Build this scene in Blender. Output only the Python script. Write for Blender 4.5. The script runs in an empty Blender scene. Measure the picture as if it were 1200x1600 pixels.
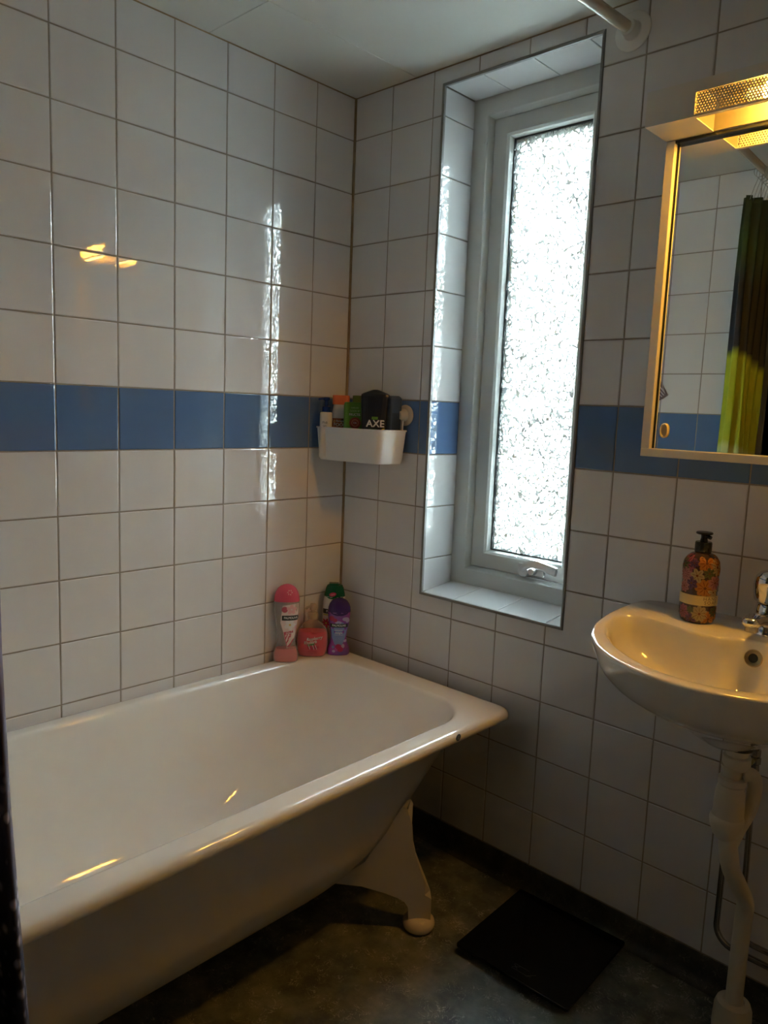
import bpy, bmesh, math, random
from mathutils import Vector, Matrix
PI = math.pi
random.seed(7)
SC = bpy.context.scene
COL = SC.collection

# ------------------------------------------------------------------ camera
cam_data = bpy.data.cameras.new('camera')
cam_data.sensor_fit = 'HORIZONTAL'
cam_data.sensor_width = 36.0
cam_data.lens = 36.0 * 1191.325 / 1200.0
cam_data.clip_start = 0.01
cam = bpy.data.objects.new('camera', cam_data)
COL.objects.link(cam)
_r = Vector((0.72383077, 0.68887584, 0.03897546))
_u = Vector((-0.12078467, 0.07089281, 0.99014407))
_f = Vector((-0.67932325, 0.72140438, -0.13452004))
cam.matrix_world = Matrix(((_r.x, _u.x, -_f.x, 1.7245754), (_r.y, _u.y, -_f.y, -1.64335141),
                           (_r.z, _u.z, -_f.z, 0.12450095), (0, 0, 0, 1)))
SC.camera = cam

# ------------------------------------------------------------------ world and exposure
SKY = 150.0
world = bpy.data.worlds.new('daylight')
SC.world = world
world.use_nodes = True
nt = world.node_tree
nt.nodes.clear()
wo = nt.nodes.new('ShaderNodeOutputWorld')
bg = nt.nodes.new('ShaderNodeBackground')
tc = nt.nodes.new('ShaderNodeTexCoord')
sx = nt.nodes.new('ShaderNodeSeparateXYZ')
rp = nt.nodes.new('ShaderNodeValToRGB')
mr = nt.nodes.new('ShaderNodeMapRange')
mr.inputs['From Min'].default_value = -1
mr.inputs['From Max'].default_value = 1
nt.links.new(tc.outputs['Generated'], sx.inputs[0])
nt.links.new(sx.outputs['Z'], mr.inputs['Value'])
nt.links.new(mr.outputs[0], rp.inputs[0])
e = rp.color_ramp.elements
e[0].position = 0.20; e[0].color = (0.010, 0.011, 0.010, 1)
e[1].position = 0.92; e[1].color = (0.80, 0.91, 1.0, 1)
for p_, c_ in ((0.36, (0.028, 0.031, 0.028)), (0.50, (0.085, 0.092, 0.090)), (0.60, (0.195, 0.222, 0.24)), (0.76, (0.44, 0.51, 0.56))):
    k = rp.color_ramp.elements.new(p_); k.color = c_+(1,)
nt.links.new(rp.outputs[0], bg.inputs['Color'])
bg.inputs['Strength'].default_value = SKY
nt.links.new(bg.outputs[0], wo.inputs['Surface'])

# a light portal outside the window guides sampling of the sky (adds no light)
pd = bpy.data.lights.new('window_portal', 'AREA')
pd.shape = 'RECTANGLE'; pd.size = 0.30; pd.size_y = 1.20
pd.cycles.is_portal = True
po = bpy.data.objects.new('window_portal', pd)
po.location = (0.566, 0.235, 0.30)
po.rotation_euler = (PI/2, 0, 0)
po.rotation_euler = (-PI/2, 0, 0)
COL.objects.link(po)

vs = SC.view_settings
vs.view_transform = 'Standard'
vs.look = 'None'
vs.exposure = 1.65
vs.gamma = 1.0
vs.use_curve_mapping = False
SC.cycles.use_denoising = True
SC.cycles.caustics_reflective = True
SC.cycles.caustics_refractive = False
SC.cycles.max_bounces = 12
SC.cycles.diffuse_bounces = 8
SC.cycles.glossy_bounces = 5
SC.cycles.transparent_max_bounces = 16
SC.cycles.sample_clamp_indirect = 40.0
LAMP = (1.0, 0.47, 0.06)
LAMP_STRENGTH = 60.0


# ------------------------------------------------------------------ helpers
def srgb(r, g, b):
    f = lambda c: (c/12.92 if c <= 0.04045 else ((c+0.055)/1.055)**2.4)
    return (f(r/255), f(g/255), f(b/255), 1)


MATS = {}


def mat(name, col, rough=0.5, metal=0.0, spec=0.5, coat=0.0, trans=0.0, ior=1.5, noise=None, bump=None, emis=None, sheen=0):
    if name in MATS:
        return MATS[name]
    m = bpy.data.materials.new(name)
    m.use_nodes = True
    n = m.node_tree
    b = n.nodes['Principled BSDF']
    if len(col) == 3:
        col = tuple(col) + (1,)
    b.inputs['Base Color'].default_value = col
    b.inputs['Roughness'].default_value = rough
    b.inputs['Metallic'].default_value = metal
    b.inputs['Specular IOR Level'].default_value = spec
    b.inputs['Coat Weight'].default_value = coat
    b.inputs['Coat Roughness'].default_value = 0.04
    b.inputs['Transmission Weight'].default_value = trans
    b.inputs['IOR'].default_value = ior
    if sheen:
        b.inputs['Sheen Weight'].default_value = sheen
    if emis:
        b.inputs['Emission Color'].default_value = tuple(emis[:3]) + (1,)
        b.inputs['Emission Strength'].default_value = emis[3]
    t = n.nodes.new('ShaderNodeTexCoord')
    if noise:                        # (scale, amount, colour b)
        nz = n.nodes.new('ShaderNodeTexNoise')
        nz.inputs['Scale'].default_value = noise[0]
        nz.inputs['Detail'].default_value = 5
        mx = n.nodes.new('ShaderNodeMix'); mx.data_type = 'RGBA'
        cr = n.nodes.new('ShaderNodeMapRange')
        cr.inputs['From Min'].default_value = 0.35; cr.inputs['From Max'].default_value = 0.7
        cr.inputs['To Max'].default_value = noise[1]
        n.links.new(t.outputs['Object'], nz.inputs['Vector'])
        n.links.new(nz.outputs['Fac'], cr.inputs['Value'])
        n.links.new(cr.outputs[0], mx.inputs['Factor'])
        mx.inputs[6].default_value = col
        c2 = noise[2]
        mx.inputs[7].default_value = tuple(c2[:3]) + (1,)
        n.links.new(mx.outputs[2], b.inputs['Base Color'])
    if bump:                         # (scale, strength, distance)
        nz = n.nodes.new('ShaderNodeTexNoise')
        nz.inputs['Scale'].default_value = bump[0]
        bp = n.nodes.new('ShaderNodeBump')
        bp.inputs['Strength'].default_value = bump[1]
        bp.inputs['Distance'].default_value = bump[2]
        n.links.new(t.outputs['Object'], nz.inputs['Vector'])
        n.links.new(nz.outputs['Fac'], bp.inputs['Height'])
        n.links.new(bp.outputs[0], b.inputs['Normal'])
    MATS[name] = m
    return m


def link(o, parent=None):
    COL.objects.link(o)
    if parent is not None:
        o.parent = parent
    return o


def finish(name, bm, material, parent=None, smooth=False, loc=None, rot=None, angle=None):
    bmesh.ops.recalc_face_normals(bm, faces=bm.faces[:])
    me = bpy.data.meshes.new(name)
    bm.to_mesh(me)
    bm.free()
    mats = material if isinstance(material, (list, tuple)) else [material]
    for m_ in mats:
        me.materials.append(m_)
    if smooth:
        me.polygons.foreach_set('use_smooth', [True]*len(me.polygons))
        if angle:
            me.set_sharp_from_angle(angle=math.radians(angle))
    o = bpy.data.objects.new(name, me)
    if loc: o.location = loc
    if rot: o.rotation_euler = rot
    return link(o, parent)


def thing(name, label, cat, loc=(0, 0, 0), rotz=0.0, group=None):
    o = bpy.data.objects.new(name, None)
    o.empty_display_size = 0.05
    o.location = loc
    o.rotation_euler = (0, 0, rotz)
    o['label'] = label
    o['category'] = cat
    if group: o['group'] = group
    return link(o)


def tag(o, label, cat, group=None):
    o['label'] = label; o['category'] = cat
    if group: o['group'] = group
    return o


def structure(o):
    o['kind'] = 'structure'
    return o


def box(bm, x0, x1, y0, y1, z0, z1, bevel=0.0, mi=0, seg=2):
    r = bmesh.ops.create_cube(bm, size=1.0)
    vs_ = r['verts']
    for v in vs_:
        v.co.x = x0 if v.co.x < 0 else x1
        v.co.y = y0 if v.co.y < 0 else y1
        v.co.z = z0 if v.co.z < 0 else z1
    fs = set()
    for v in vs_:
        for f in v.link_faces:
            f.material_index = mi
            fs.add(f)
    if bevel > 0:
        es = list({e_ for v in vs_ for e_ in v.link_edges})
        bmesh.ops.bevel(bm, geom=es, offset=bevel, segments=seg, profile=0.5, affect='EDGES')
    return vs_


def rings(bm, loops, cap0=True, cap1=True, mi=0, close=True):
    """loops: list of equally long vertex coordinate lists"""
    L = [[bm.verts.new(c) for c in lp] for lp in loops]
    n = len(L[0])
    for a, b in zip(L[:-1], L[1:]):
        for i in range(n if close else n-1):
            j = (i+1) % n
            f = bm.faces.new((a[i], a[j], b[j], b[i]))
            f.material_index = mi
    if cap0: bm.faces.new(L[0][::-1]).material_index = mi
    if cap1: bm.faces.new(L[-1]).material_index = mi
    return L


def lathe(bm, prof, cx=0, cy=0, cz=0, seg=32, axis='Z', cap0=True, cap1=True, mi=0, sx_=1, sy_=1):
    loops = []
    for r, h in prof:
        lp = []
        for i in range(seg):
            a = 2*PI*i/seg
            p = (r*math.cos(a)*sx_, r*math.sin(a)*sy_, h)
            if axis == 'Y': p = (p[0], p[2], p[1])
            if axis == 'X': p = (p[2], p[0], p[1])
            lp.append((p[0]+cx, p[1]+cy, p[2]+cz))
        loops.append(lp)
    return rings(bm, loops, cap0, cap1, mi)


def tube(bm, pts, r, seg=16, cap=True, mi=0):
    """pts list of points; r number or list"""
    pts = [Vector(p) for p in pts]
    n = len(pts)
    rr_ = r if isinstance(r, (list, tuple)) else [r]*n
    ref = Vector((0.13, 0.27, 0.95)).normalized()
    loops = []
    t0 = (pts[1]-pts[0]).normalized()
    nrm = (ref - ref.dot(t0)*t0).normalized()
    for i in range(n):
        t = (pts[min(i+1, n-1)] - pts[max(i-1, 0)]).normalized()
        nrm = (nrm - nrm.dot(t)*t).normalized()
        bn = t.cross(nrm)
        loops.append([tuple(pts[i] + rr_[i]*(math.cos(2*PI*k/seg)*nrm + math.sin(2*PI*k/seg)*bn)) for k in range(seg)])
    rings(bm, loops, cap, cap, mi)


def smooth_path(pts, n=8):
    """Catmull-Rom through points"""
    P = [Vector(p) for p in pts]
    P = [P[0]*2-P[1]] + P + [P[-1]*2-P[-2]]
    out = []
    for i in range(1, len(P)-2):
        for k in range(n):
            t = k/n
            a, b, c, d = P[i-1], P[i], P[i+1], P[i+2]
            out.append(0.5*((2*b) + (c-a)*t + (2*a-5*b+4*c-d)*t*t + (3*b-a-3*c+d)*t*t*t))
    out.append(P[-2])
    return out


def rrect(x0, x1, y0, y1, r, z, seg=6, straight=6):
    """rounded rectangle loop, counter-clockwise, constant vertex count"""
    r = min(r, (x1-x0)/2-1e-4, (y1-y0)/2-1e-4)
    out = []
    cs = [(x1-r, y0+r, -PI/2), (x1-r, y1-r, 0), (x0+r, y1-r, PI/2), (x0+r, y0+r, PI)]
    for k, (cx, cy, a0) in enumerate(cs):
        for i in range(seg+1):
            a = a0 + PI/2*i/seg
            out.append((cx+r*math.cos(a), cy+r*math.sin(a), z))
        nx, ny, na = cs[(k+1) % 4]
        p = out[-1]
        q = (nx+r*math.cos(na), ny+r*math.sin(na))
        for i in range(1, straight):
            t = i/straight
            out.append((p[0]+(q[0]-p[0])*t, p[1]+(q[1]-p[1])*t, z))
    return out


def text_outline(s, size, spacing=1.0, shear=0.0, extrude=0.0):
    cu = bpy.data.curves.new('txt', 'FONT')
    cu.body = s
    cu.size = size
    cu.align_x = 'CENTER'; cu.align_y = 'CENTER'
    cu.space_character = spacing
    cu.shear = shear
    cu.resolution_u = 3
    cu.extrude = extrude
    o = bpy.data.objects.new('txt', cu)
    COL.objects.link(o)
    bpy.context.view_layer.update()
    me = bpy.data.meshes.new_from_object(o.evaluated_get(bpy.context.evaluated_depsgraph_get()))
    bpy.data.objects.remove(o)
    bpy.data.curves.remove(cu)
    return me


# ------------------------------------------------------------------ materials
M_TILE = mat('white_glazed_tile', (0.715, 0.712, 0.722), rough=0.025, spec=0.5, bump=(9, 0.04, 0.004))
M_BLUE = mat('blue_glazed_tile', (0.110, 0.195, 0.37), rough=0.025, spec=0.5, bump=(9, 0.04, 0.004))
M_GROUT = mat('grout', (0.34, 0.31, 0.27), rough=0.9, noise=(12, 0.6, (0.24, 0.20, 0.16)))
M_SILI = mat('yellowed_silicone', (0.36, 0.27, 0.15), rough=0.6, noise=(9, 0.9, (0.22, 0.13, 0.06)))
M_CEIL = mat('painted_ceiling', (0.68, 0.68, 0.64), rough=0.55, noise=(3, 0.35, (0.56, 0.54, 0.47)))
M_PVC = mat('window_paint', (0.62, 0.63, 0.60), rough=0.35, bump=(40, 0.06, 0.002))
M_PROFILE = mat('shaded_edge_profile', (0.27, 0.27, 0.26), rough=0.35)  # light grey plastic; its shade is painted into this darker grey
M_DARK = mat('dark_rubber', (0.012, 0.014, 0.016), rough=0.5)
M_ENAMEL = mat('white_enamel', (0.82, 0.815, 0.79), rough=0.08, spec=0.5)
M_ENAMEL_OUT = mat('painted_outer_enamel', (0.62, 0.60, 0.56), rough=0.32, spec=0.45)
M_CERAMIC = mat('sanitary_ceramic', (0.76, 0.75, 0.72), rough=0.08, spec=0.55, coat=0.4)
M_CHROME = mat('chrome', (0.72, 0.73, 0.75), rough=0.07, metal=1.0)
M_DULLCHROME = mat('dull_chrome', (0.42, 0.42, 0.43), rough=0.22, metal=1.0)
M_ALU = mat('satin_aluminium', (0.62, 0.62, 0.62), rough=0.28, metal=1.0)
M_WPLAST = mat('white_plastic', (0.80, 0.80, 0.78), rough=0.3)
M_PIPE = mat('cream_pipe_plastic', (0.63, 0.60, 0.51), rough=0.35)
M_MIRROR = mat('mirror_glass', (0.86, 0.89, 0.87), rough=0.0, metal=1.0)
M_CAB = mat('white_lacquer', (0.66, 0.64, 0.58), rough=0.3)
M_LAMPIN = mat('lamp_reflector_paint', (0.20, 0.18, 0.14), rough=0.5, spec=0.2)
M_BLACKP = mat('black_plastic', (0.01, 0.012, 0.012), rough=0.25)
M_GLASSBLACK = mat('black_glass', (0.003, 0.003, 0.0035), rough=0.12, spec=0.25)


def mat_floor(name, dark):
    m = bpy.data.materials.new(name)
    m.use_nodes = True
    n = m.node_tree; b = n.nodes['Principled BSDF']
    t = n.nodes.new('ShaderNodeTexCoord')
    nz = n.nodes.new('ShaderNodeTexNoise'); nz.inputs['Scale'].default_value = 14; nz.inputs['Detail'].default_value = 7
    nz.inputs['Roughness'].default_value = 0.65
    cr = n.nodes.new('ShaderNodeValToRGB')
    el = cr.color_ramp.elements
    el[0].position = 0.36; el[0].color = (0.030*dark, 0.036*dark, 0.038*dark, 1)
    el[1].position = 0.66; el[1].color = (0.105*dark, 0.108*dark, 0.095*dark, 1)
    # pale crooked flecks: thin bands of a distorted noise
    n2 = n.nodes.new('ShaderNodeTexNoise'); n2.inputs['Scale'].default_value = 38; n2.inputs['Detail'].default_value = 3
    n2.inputs['Distortion'].default_value = 2.2
    w1 = n.nodes.new('ShaderNodeMath'); w1.operation = 'SUBTRACT'; w1.inputs[1].default_value = 0.5
    w2 = n.nodes.new('ShaderNodeMath'); w2.operation = 'ABSOLUTE'
    w3 = n.nodes.new('ShaderNodeMapRange'); w3.inputs['From Min'].default_value = 0.0; w3.inputs['From Max'].default_value = 0.018
    w3.inputs['To Min'].default_value = 1; w3.inputs['To Max'].default_value = 0
    n3 = n.nodes.new('ShaderNodeTexNoise'); n3.inputs['Scale'].default_value = 30
    w4 = n.nodes.new('ShaderNodeMapRange'); w4.inputs['From Min'].default_value = 0.48; w4.inputs['From Max'].default_value = 0.62
    w5 = n.nodes.new('ShaderNodeMath'); w5.operation = 'MULTIPLY'
    w6 = n.nodes.new('ShaderNodeMath'); w6.operation = 'MULTIPLY'; w6.inputs[1].default_value = 0.75
    mx = n.nodes.new('ShaderNodeMix'); mx.data_type = 'RGBA'
    mx.inputs[7].default_value = (0.34*dark, 0.33*dark, 0.29*dark, 1)
    for a, c in ((t.outputs['Object'], nz.inputs['Vector']), (t.outputs['Object'], n2.inputs['Vector']),
                 (t.outputs['Object'], n3.inputs['Vector']), (nz.outputs['Fac'], cr.inputs[0]),
                 (n2.outputs['Fac'], w1.inputs[0]), (w1.outputs[0], w2.inputs[0]), (w2.outputs[0], w3.inputs['Value']),
                 (n3.outputs['Fac'], w4.inputs['Value']), (w3.outputs[0], w5.inputs[0]), (w4.outputs[0], w5.inputs[1]),
                 (w5.outputs[0], w6.inputs[0]), (w6.outputs[0], mx.inputs['Factor']), (cr.outputs[0], mx.inputs[6]),
                 (mx.outputs[2], b.inputs['Base Color'])):
        n.links.new(a, c)
    b.inputs['Roughness'].default_value = 0.42
    bp = n.nodes.new('ShaderNodeBump'); bp.inputs['Strength'].default_value = 0.15; bp.inputs['Distance'].default_value = 0.002
    n.links.new(nz.outputs['Fac'], bp.inputs['Height']); n.links.new(bp.outputs[0], b.inputs['Normal'])
    return m


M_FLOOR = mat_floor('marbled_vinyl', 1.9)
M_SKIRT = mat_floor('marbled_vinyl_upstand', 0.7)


def mat_pane():
    m = bpy.data.materials.new('hammered_glass')
    m.use_nodes = True
    n = m.node_tree; n.nodes.clear()
    out = n.nodes.new('ShaderNodeOutputMaterial')
    t = n.nodes.new('ShaderNodeTexCoord')
    mp = n.nodes.new('ShaderNodeMapping'); mp.inputs['Scale'].default_value = (1, 1, 0.8)
    nz = n.nodes.new('ShaderNodeTexNoise'); nz.inputs['Scale'].default_value = 30
    mxv = n.nodes.new('ShaderNodeMix'); mxv.data_type = 'VECTOR'; mxv.inputs['Factor'].default_value = 0.03
    vo = n.nodes.new('ShaderNodeTexVoronoi'); vo.inputs['Scale'].default_value = 75; vo.feature = 'SMOOTH_F1'
    vo.inputs['Smoothness'].default_value = 0.45
    bp = n.nodes.new('ShaderNodeBump'); bp.inputs['Strength'].default_value = 1.0; bp.inputs['Distance'].default_value = 0.0045
    rf = n.nodes.new('ShaderNodeBsdfRefraction'); rf.inputs['IOR'].default_value = 1.35; rf.inputs['Roughness'].default_value = 0.03
    rf.inputs['Color'].default_value = (0.97, 1.0, 0.985, 1)
    tr = n.nodes.new('ShaderNodeBsdfTransparent'); tr.inputs['Color'].default_value = (0.93, 0.98, 0.96, 1)
    gl = n.nodes.new('ShaderNodeBsdfGlossy'); gl.inputs['Roughness'].default_value = 0.1
    fr = n.nodes.new('ShaderNodeFresnel'); fr.inputs['IOR'].default_value = 1.3
    tl = n.nodes.new('ShaderNodeBsdfTranslucent'); tl.inputs['Color'].default_value = (0.9, 0.97, 0.95, 1)
    ve = n.nodes.new('ShaderNodeTexVoronoi'); ve.inputs['Scale'].default_value = 75; ve.feature = 'DISTANCE_TO_EDGE'  # dark cell borders painted in, standing for light bent away by the glass
    cm = n.nodes.new('ShaderNodeMapRange'); cm.inputs['From Min'].default_value = 0.07; cm.inputs['From Max'].default_value = 0.17
    nb = n.nodes.new('ShaderNodeTexNoise'); nb.inputs['Scale'].default_value = 120
    cb = n.nodes.new('ShaderNodeMapRange'); cb.inputs['From Min'].default_value = 0.60; cb.inputs['From Max'].default_value = 0.85
    mxx = n.nodes.new('ShaderNodeMath'); mxx.operation = 'MAXIMUM'
    pw = n.nodes.new('ShaderNodeMapRange'); pw.inputs['To Min'].default_value = 0.012; pw.inputs['To Max'].default_value = 1.0
    blk = n.nodes.new('ShaderNodeBsdfDiffuse'); blk.inputs['Color'].default_value = (0.8, 0.83, 0.82, 1)
    m0 = n.nodes.new('ShaderNodeMixShader')
    m1 = n.nodes.new('ShaderNodeMixShader'); m1.inputs[0].default_value = 0.45
    m3 = n.nodes.new('ShaderNodeMixShader'); m3.inputs[0].default_value = 0.22
    m2 = n.nodes.new('ShaderNodeMixShader')
    L = n.links.new
    L(t.outputs['Object'], mp.inputs['Vector']); L(mp.outputs[0], nz.inputs['Vector']); L(mp.outputs[0], nb.inputs['Vector'])
    L(mp.outputs[0], mxv.inputs[4]); L(nz.outputs['Color'], mxv.inputs[5])
    L(mxv.outputs[1], vo.inputs['Vector']); L(vo.outputs['Distance'], bp.inputs['Height'])
    L(mxv.outputs[1], ve.inputs['Vector']); L(ve.outputs['Distance'], cm.inputs['Value'])
    L(nb.outputs['Fac'], cb.inputs['Value']); L(cm.outputs[0], mxx.inputs[0]); L(cb.outputs[0], mxx.inputs[1])
    L(mxx.outputs[0], pw.inputs['Value'])
    L(bp.outputs[0], rf.inputs['Normal']); L(bp.outputs[0], gl.inputs['Normal']); L(bp.outputs[0], fr.inputs['Normal'])
    L(rf.outputs[0], m1.inputs[1]); L(tr.outputs[0], m1.inputs[2])
    L(m1.outputs[0], m3.inputs[1]); L(tl.outputs[0], m3.inputs[2])
    L(pw.outputs[0], m0.inputs[0]); L(blk.outputs[0], m0.inputs[1]); L(m3.outputs[0], m0.inputs[2])
    L(fr.outputs[0], m2.inputs[0]); L(m0.outputs[0], m2.inputs[1]); L(gl.outputs[0], m2.inputs[2])
    L(m2.outputs[0], out.inputs['Surface'])
    return m


def mat_clear(name, tint=(0.93, 0.93, 0.92), fac=0.10):
    m = bpy.data.materials.new(name)
    m.use_nodes = True
    n = m.node_tree; n.nodes.clear()
    out = n.nodes.new('ShaderNodeOutputMaterial')
    tr = n.nodes.new('ShaderNodeBsdfTransparent'); tr.inputs['Color'].default_value = tint + (1,)
    pb = n.nodes.new('ShaderNodeBsdfPrincipled'); pb.inputs['Base Color'].default_value = (0.75, 0.72, 0.70, 1)
    pb.inputs['Roughness'].default_value = 0.08
    lw = n.nodes.new('ShaderNodeLayerWeight'); lw.inputs['Blend'].default_value = 0.25
    mr_ = n.nodes.new('ShaderNodeMapRange'); mr_.inputs['To Min'].default_value = fac; mr_.inputs['To Max'].default_value = 0.75
    mx = n.nodes.new('ShaderNodeMixShader')
    n.links.new(lw.outputs['Facing'], mr_.inputs['Value']); n.links.new(mr_.outputs[0], mx.inputs[0])
    n.links.new(tr.outputs[0], mx.inputs[1]); n.links.new(pb.outputs[0], mx.inputs[2])
    n.links.new(mx.outputs[0], out.inputs['Surface'])
    return m


# ------------------------------------------------------------------ tiles
TP = 0.15            # tile pitch across
RZ = 0.15 * 1.0021   # tile pitch upward (z = 0 is the lower edge of the blue band)
G = 0.0032           # joint width
FLOOR, CEIL, TBOT = -1.12, 1.02, -1.05
TILE_MESH = {}


def rect_minus(r, w):
    """r, w = (u0,u1,v0,v1). Rectilinear CCW polygons of r without w."""
    u0, u1, v0, v1 = r
    if w is None: return [[(u0, v0), (u1, v0), (u1, v1), (u0, v1)]]
    a0, a1, b0, b1 = max(u0, w[0]), min(u1, w[1]), max(v0, w[2]), min(v1, w[3])
    if a0 >= a1-1e-6 or b0 >= b1-1e-6: return [[(u0, v0), (u1, v0), (u1, v1), (u0, v1)]]
    fu, fv = (a0 <= u0+1e-6, a1 >= u1-1e-6), (b0 <= v0+1e-6, b1 >= v1-1e-6)
    if all(fu) and all(fv): return []
    if all(fu):
        return [[(u0, b1), (u1, b1), (u1, v1), (u0, v1)]] if fv[0] else [[(u0, v0), (u1, v0), (u1, b0), (u0, b0)]]
    if all(fv):
        return [[(a1, v0), (u1, v0), (u1, v1), (a1, v1)]] if fu[0] else [[(u0, v0), (a0, v0), (a0, v1), (u0, v1)]]
    if fu[0] and fv[0]: return [[(a1, v0), (u1, v0), (u1, v1), (u0, v1), (u0, b1), (a1, b1)]]
    if fu[1] and fv[0]: return [[(u0, v0), (a0, v0), (a0, b1), (u1, b1), (u1, v1), (u0, v1)]]
    if fu[0] and fv[1]: return [[(u0, v0), (u1, v0), (u1, v1), (a1, v1), (a1, b0), (u0, b0)]]
    return [[(u0, v0), (u1, v0), (u1, b0), (a0, b0), (a0, v1), (u0, v1)]]


def tile_mesh(poly, material):
    key = (tuple((round(a, 4), round(b, 4)) for a, b in poly), material.name)
    if key in TILE_MESH: return TILE_MESH[key]
    n = len(poly)

    def inset(c):
        out = []
        for i in range(n):
            p, q, s = poly[i-1], poly[i], poly[(i+1) % n]
            d1 = Vector((q[0]-p[0], q[1]-p[1])).normalized(); d2 = Vector((s[0]-q[0], s[1]-q[1])).normalized()
            out.append((q[0] - d1.y*c - d2.y*c, q[1] + d1.x*c + d2.x*c))
        return out
    bm = bmesh.new()
    L = [[(a, b, h) for a, b in pl] for pl, h in ((poly, -0.004), (poly, -0.0012), (inset(0.0006), -0.0004), (inset(0.0018), 0.0))]
    rings(bm, L, cap0=False, cap1=True)
    me = bpy.data.meshes.new('tile')
    bmesh.ops.recalc_face_normals(bm, faces=bm.faces[:])
    bm.to_mesh(me); bm.free()
    me.materials.append(material)
    TILE_MESH[key] = me
    return me


def lay(parent, origin, u, v, us, vs_, hole=None, blue=None, tilt=0.0022, name='tile', collect=None):
    """us, vs_: sorted joint positions; a tile between each pair of neighbours"""
    u, v, o3 = Vector(u), Vector(v), Vector(origin)
    nn = u.cross(v)
    R = Matrix((u, v, nn)).transposed()
    g = G/2
    for j in range(len(vs_)-1):
        for i in range(len(us)-1):
            r = (us[i]+g, us[i+1]-g, vs_[j]+g, vs_[j+1]-g)
            if r[1]-r[0] < 0.003 or r[3]-r[2] < 0.003: continue
            isblue = blue is not None and abs((vs_[j]+vs_[j+1])/2 - 0.075) < 0.02
            for poly in rect_minus(r, hole):
                xs = [p[0] for p in poly]; ys = [p[1] for p in poly]
                if max(xs)-min(xs) < 0.004 or max(ys)-min(ys) < 0.004: continue
                c = ((min(xs)+max(xs))/2, (min(ys)+max(ys))/2)
                me = tile_mesh([(a-c[0], b-c[1]) for a, b in poly], M_BLUE if isblue else M_TILE)
                M4 = (Matrix.Translation(o3 + u*c[0] + v*c[1] + nn*random.uniform(-0.0002, 0.0002)) @ R.to_4x4()
                      @ Matrix.Rotation(random.gauss(0, tilt), 4, 'X') @ Matrix.Rotation(random.gauss(0, tilt), 4, 'Y'))
                if collect is not None:
                    collect.append((me, M4)); continue
                ob = bpy.data.objects.new(name, me)
                ob.matrix_world = M4
                link(ob, parent)


def grid(a, b, start, step):
    """joints at start + k*step inside (a, b), plus both ends"""
    out = [a]
    k = math.ceil((a-start)/step + 0.02)
    while start + k*step < b - 0.002:
        if start + k*step > a+0.002: out.append(start+k*step)
        k += 1
    return out + [b]


rows = [TBOT] + [RZ*r for r in range(-6, 7)] + [CEIL]
WX0, WX1, WZ0, WZ1 = 0.331, 0.799, -0.402, 0.981       # outer edge of the window's edge profile
RX, RY, RXR = 1.95, -1.54, 1.95                         # right wall, rear wall
DX0, DX1, DTOP = 0.81, 1.90, 0.95                       # doorway in the rear wall
D = 0.135                                               # reveal depth to the window frame
IX0, IX1, IZ1 = 0.337, 0.793, 0.975

# wall_left
bm = bmesh.new(); box(bm, -0.12, -0.0014, RY-0.10, 0.25, -1.25, 1.15)
wl = structure(finish('wall_left', bm, M_GROUT))
lay(wl, (0, 0, 0), (0, 1, 0), (0, 0, 1), grid(RY, 0.0, -0.1492, TP), rows, blue=1)

# wall_back with the window opening
bm = bmesh.new()
T0, T1 = 0.0014, 0.24
ox0, ox1, oz0, oz1 = 0.333, 0.797, -0.400, 0.979
box(bm, -0.05, ox0, T0, T1, -1.25, 1.15); box(bm, ox1, RX+0.05, T0, T1, -1.25, 1.15)
box(bm, ox0, ox1, T0, T1, -1.25, oz0); box(bm, ox0, ox1, T0, T1, oz1, 1.15)
wb = structure(finish('wall_back', bm, M_GROUT))
lay(wb, (0, 0, 0), (1, 0, 0), (0, 0, 1), grid(0.0, RX, 0.1492, TP), rows, hole=(WX0, WX1, WZ0, WZ1), blue=1)
# tiles lining the window reveal
rv = [-0.396] + [RZ*r for r in range(-2, 7)] + [IZ1]
lay(wb, (IX0, 0, 0), (0, 1, 0), (0, 0, 1), [0.002, D], rv, blue=1, name='reveal_tile')
lay(wb, (IX1, 0, 0), (0, -1, 0), (0, 0, 1), [-D, -0.002], rv, blue=1, name='reveal_tile')
jx = [IX0, 0.451, 0.599, 0.748, IX1]
lay(wb, (0, 0, IZ1), (0, 1, 0), (1, 0, 0), [0.002, D], [IX0, 0.456, 0.605, 0.755, IX1], name='reveal_tile')
sl = Vector((0, D, 0.016)).normalized()
lay(wb, (0, 0, -0.395), (1, 0, 0), tuple(sl), jx, [0.002, D+0.002], name='sill_tile')

# wall_rear with the doorway, seen only in the mirror
bm = bmesh.new()
box(bm, -0.05, DX0, RY-0.10, RY-0.0014, -1.25, 1.15); box(bm, DX1, RX+0.05, RY-0.10, RY-0.0014, -1.25, 1.15)
box(bm, DX0, DX1, RY-0.10, RY-0.0014, DTOP, 1.15)
wr = structure(finish('wall_rear', bm, M_GROUT))
lay(wr, (0, RY, 0), (-1, 0, 0), (0, 0, 1), grid(-DX0, 0.0, -0.118, TP), rows, blue=1)

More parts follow.
